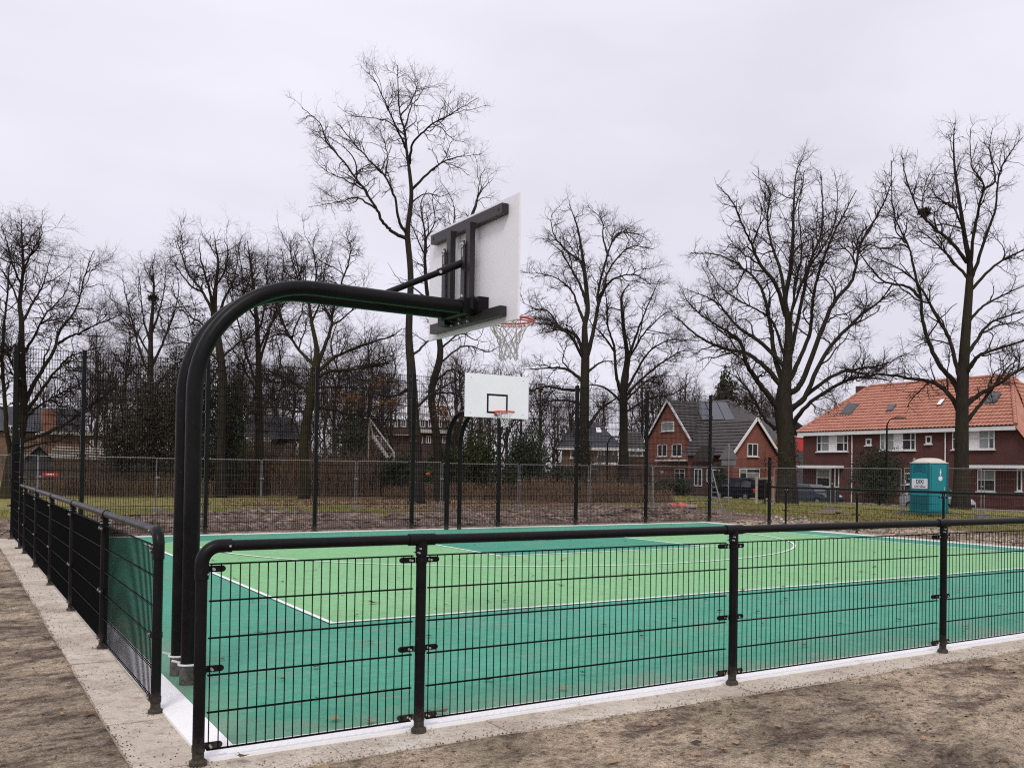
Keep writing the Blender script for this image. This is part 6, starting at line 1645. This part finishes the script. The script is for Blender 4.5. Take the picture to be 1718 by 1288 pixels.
fp = np.vstack([rand_pts(9000, -1.0, 9.5, -3.2, -0.31), rand_pts(5600, -4, -0.31, -1, 16)])
lumps('soil_crumbs', fp, rg.uniform(0.003, 0.010, len(fp))*(1+1.6*(rg.random(len(fp)) < 0.04)), 'soil', 1)
fp = np.vstack([rand_pts(340, -1.0, 9.5, -3.2, -0.4, -0.006), rand_pts(260, -4, -0.4, -1, 14, -0.006)]); lumps('soil_clods', fp, rg.uniform(0.015, 0.042, len(fp)), 'soil', 31)
fp = np.vstack([rand_pts(900, -1.0, 9.5, -3.2, -0.31), rand_pts(700, -4, -0.31, -1, 16)])
lumps('pebbles', fp, rg.uniform(0.003, 0.008, len(fp)), 'pebble', 2)
fp = np.vstack([rand_pts(1500, -1.0, 9.5, -3.2, -0.31, 0.005), rand_pts(900, -3, -0.31, -1, 14, 0.005)])
scatter('leaf_scraps', fp, rg.uniform(0.012, 0.04, len(fp)), 'leafbrown', 3, up=0.15)
# sand and scraps on the slabs
x = rg.uniform(0, 10, 1500); y = -0.3+0.3*rg.random(1500)**3.2; fp = np.stack([x, y, np.full(1500, 0.002)], 1); lumps('slab_crumbs', fp, rg.uniform(0.002, 0.007, 1500), 'soil', 4)
x = -0.3+0.3*rg.random(1500)**3.2; y = rg.uniform(-0.2, 14, 1500); fp = np.stack([x, y, np.full(1500, 0.002)], 1); lumps('slab_crumbs', fp, rg.uniform(0.002, 0.007, 1500), 'soil', 5)
# crumbs and dust gathered round the feet of the posts
bx_ = np.array([(x, 0) for x in xs]+[(0, y) for y in YL]+[(0.34, 1.97), (0.34, 2.33)]); rep = np.repeat(bx_, 45, axis=0); ang_ = rg.uniform(0, 6.28, len(rep)); rad_ = 0.045+np.abs(rg.normal(0, 0.035, len(rep)))
fp = np.stack([rep[:, 0]+np.cos(ang_)*rad_, rep[:, 1]+np.sin(ang_)*rad_, np.full(len(rep), 0.004)], 1); lumps('post_foot_crumbs', fp, rg.uniform(0.002, 0.006, len(fp)), 'soil', 21)
# dug earth behind the far fence
fp = rand_pts(9000, -2, 24, 18.1, 24.5); lumps('earth_clods', fp, rg.uniform(0.02, 0.075, len(fp))*(1+1.2*(rg.random(len(fp)) < 0.06)), 'clod', 6)
fp = rand_pts(420, -2, 24, 18.1, 24.5, 0.03); lumps('pale_rubble', fp, rg.uniform(0.015, 0.05, len(fp)), 'pebble', 7)
fp = np.vstack([rand_pts(2600, 19.3, 30, 3, 20)]); lumps('earth_clods', fp, rg.uniform(0.015, 0.06, len(fp)), 'clod', 8)
# rough grass, then leaf mould under the trees
def blades(name, pts, h, mat, seed):
    r2 = np.random.default_rng(seed); n = len(pts); a = r2.uniform(0, 6.28, n); w = 0.016
    d = np.stack([np.cos(a), np.sin(a), np.zeros(n)], 1); tip = pts+np.stack([r2.normal(0, 0.04, n), r2.normal(0, 0.04, n), h], 1)
    V = np.stack([pts-d*w, pts+d*w, tip], 1).reshape(-1, 3)
    o = link(name, fast_mesh(name, V, np.arange(3*n).reshape(-1, 3), mat, False)); o['kind'] = 'stuff'; return o
fp = rand_pts(22000, -12, 12, 25.6, 31.5); blades('grass', fp, rg.uniform(0.04, 0.13, len(fp)), 'grass', 1)
fp = np.vstack([rand_pts(14000, 23, 33, 8, 30), rand_pts(12000, 33, 46, 8, 50)]); blades('grass', fp, rg.uniform(0.04, 0.13, len(fp)), 'grass', 2)
fp = np.vstack([rand_pts(5200, 8, 27, 29.5, 40, 0.03), rand_pts(3500, 24, 34, 14, 36, 0.03)])
scatter('leaf_litter', fp, rg.uniform(0.05, 0.12, len(fp)), 'leafbrown', 9, up=0.25)
fp = rand_pts(3200, 9, 20, 29.5, 38, 0.03); scatter('leaf_litter', fp, rg.uniform(0.05, 0.12, len(fp)), 'leaftan', 10, up=0.25)
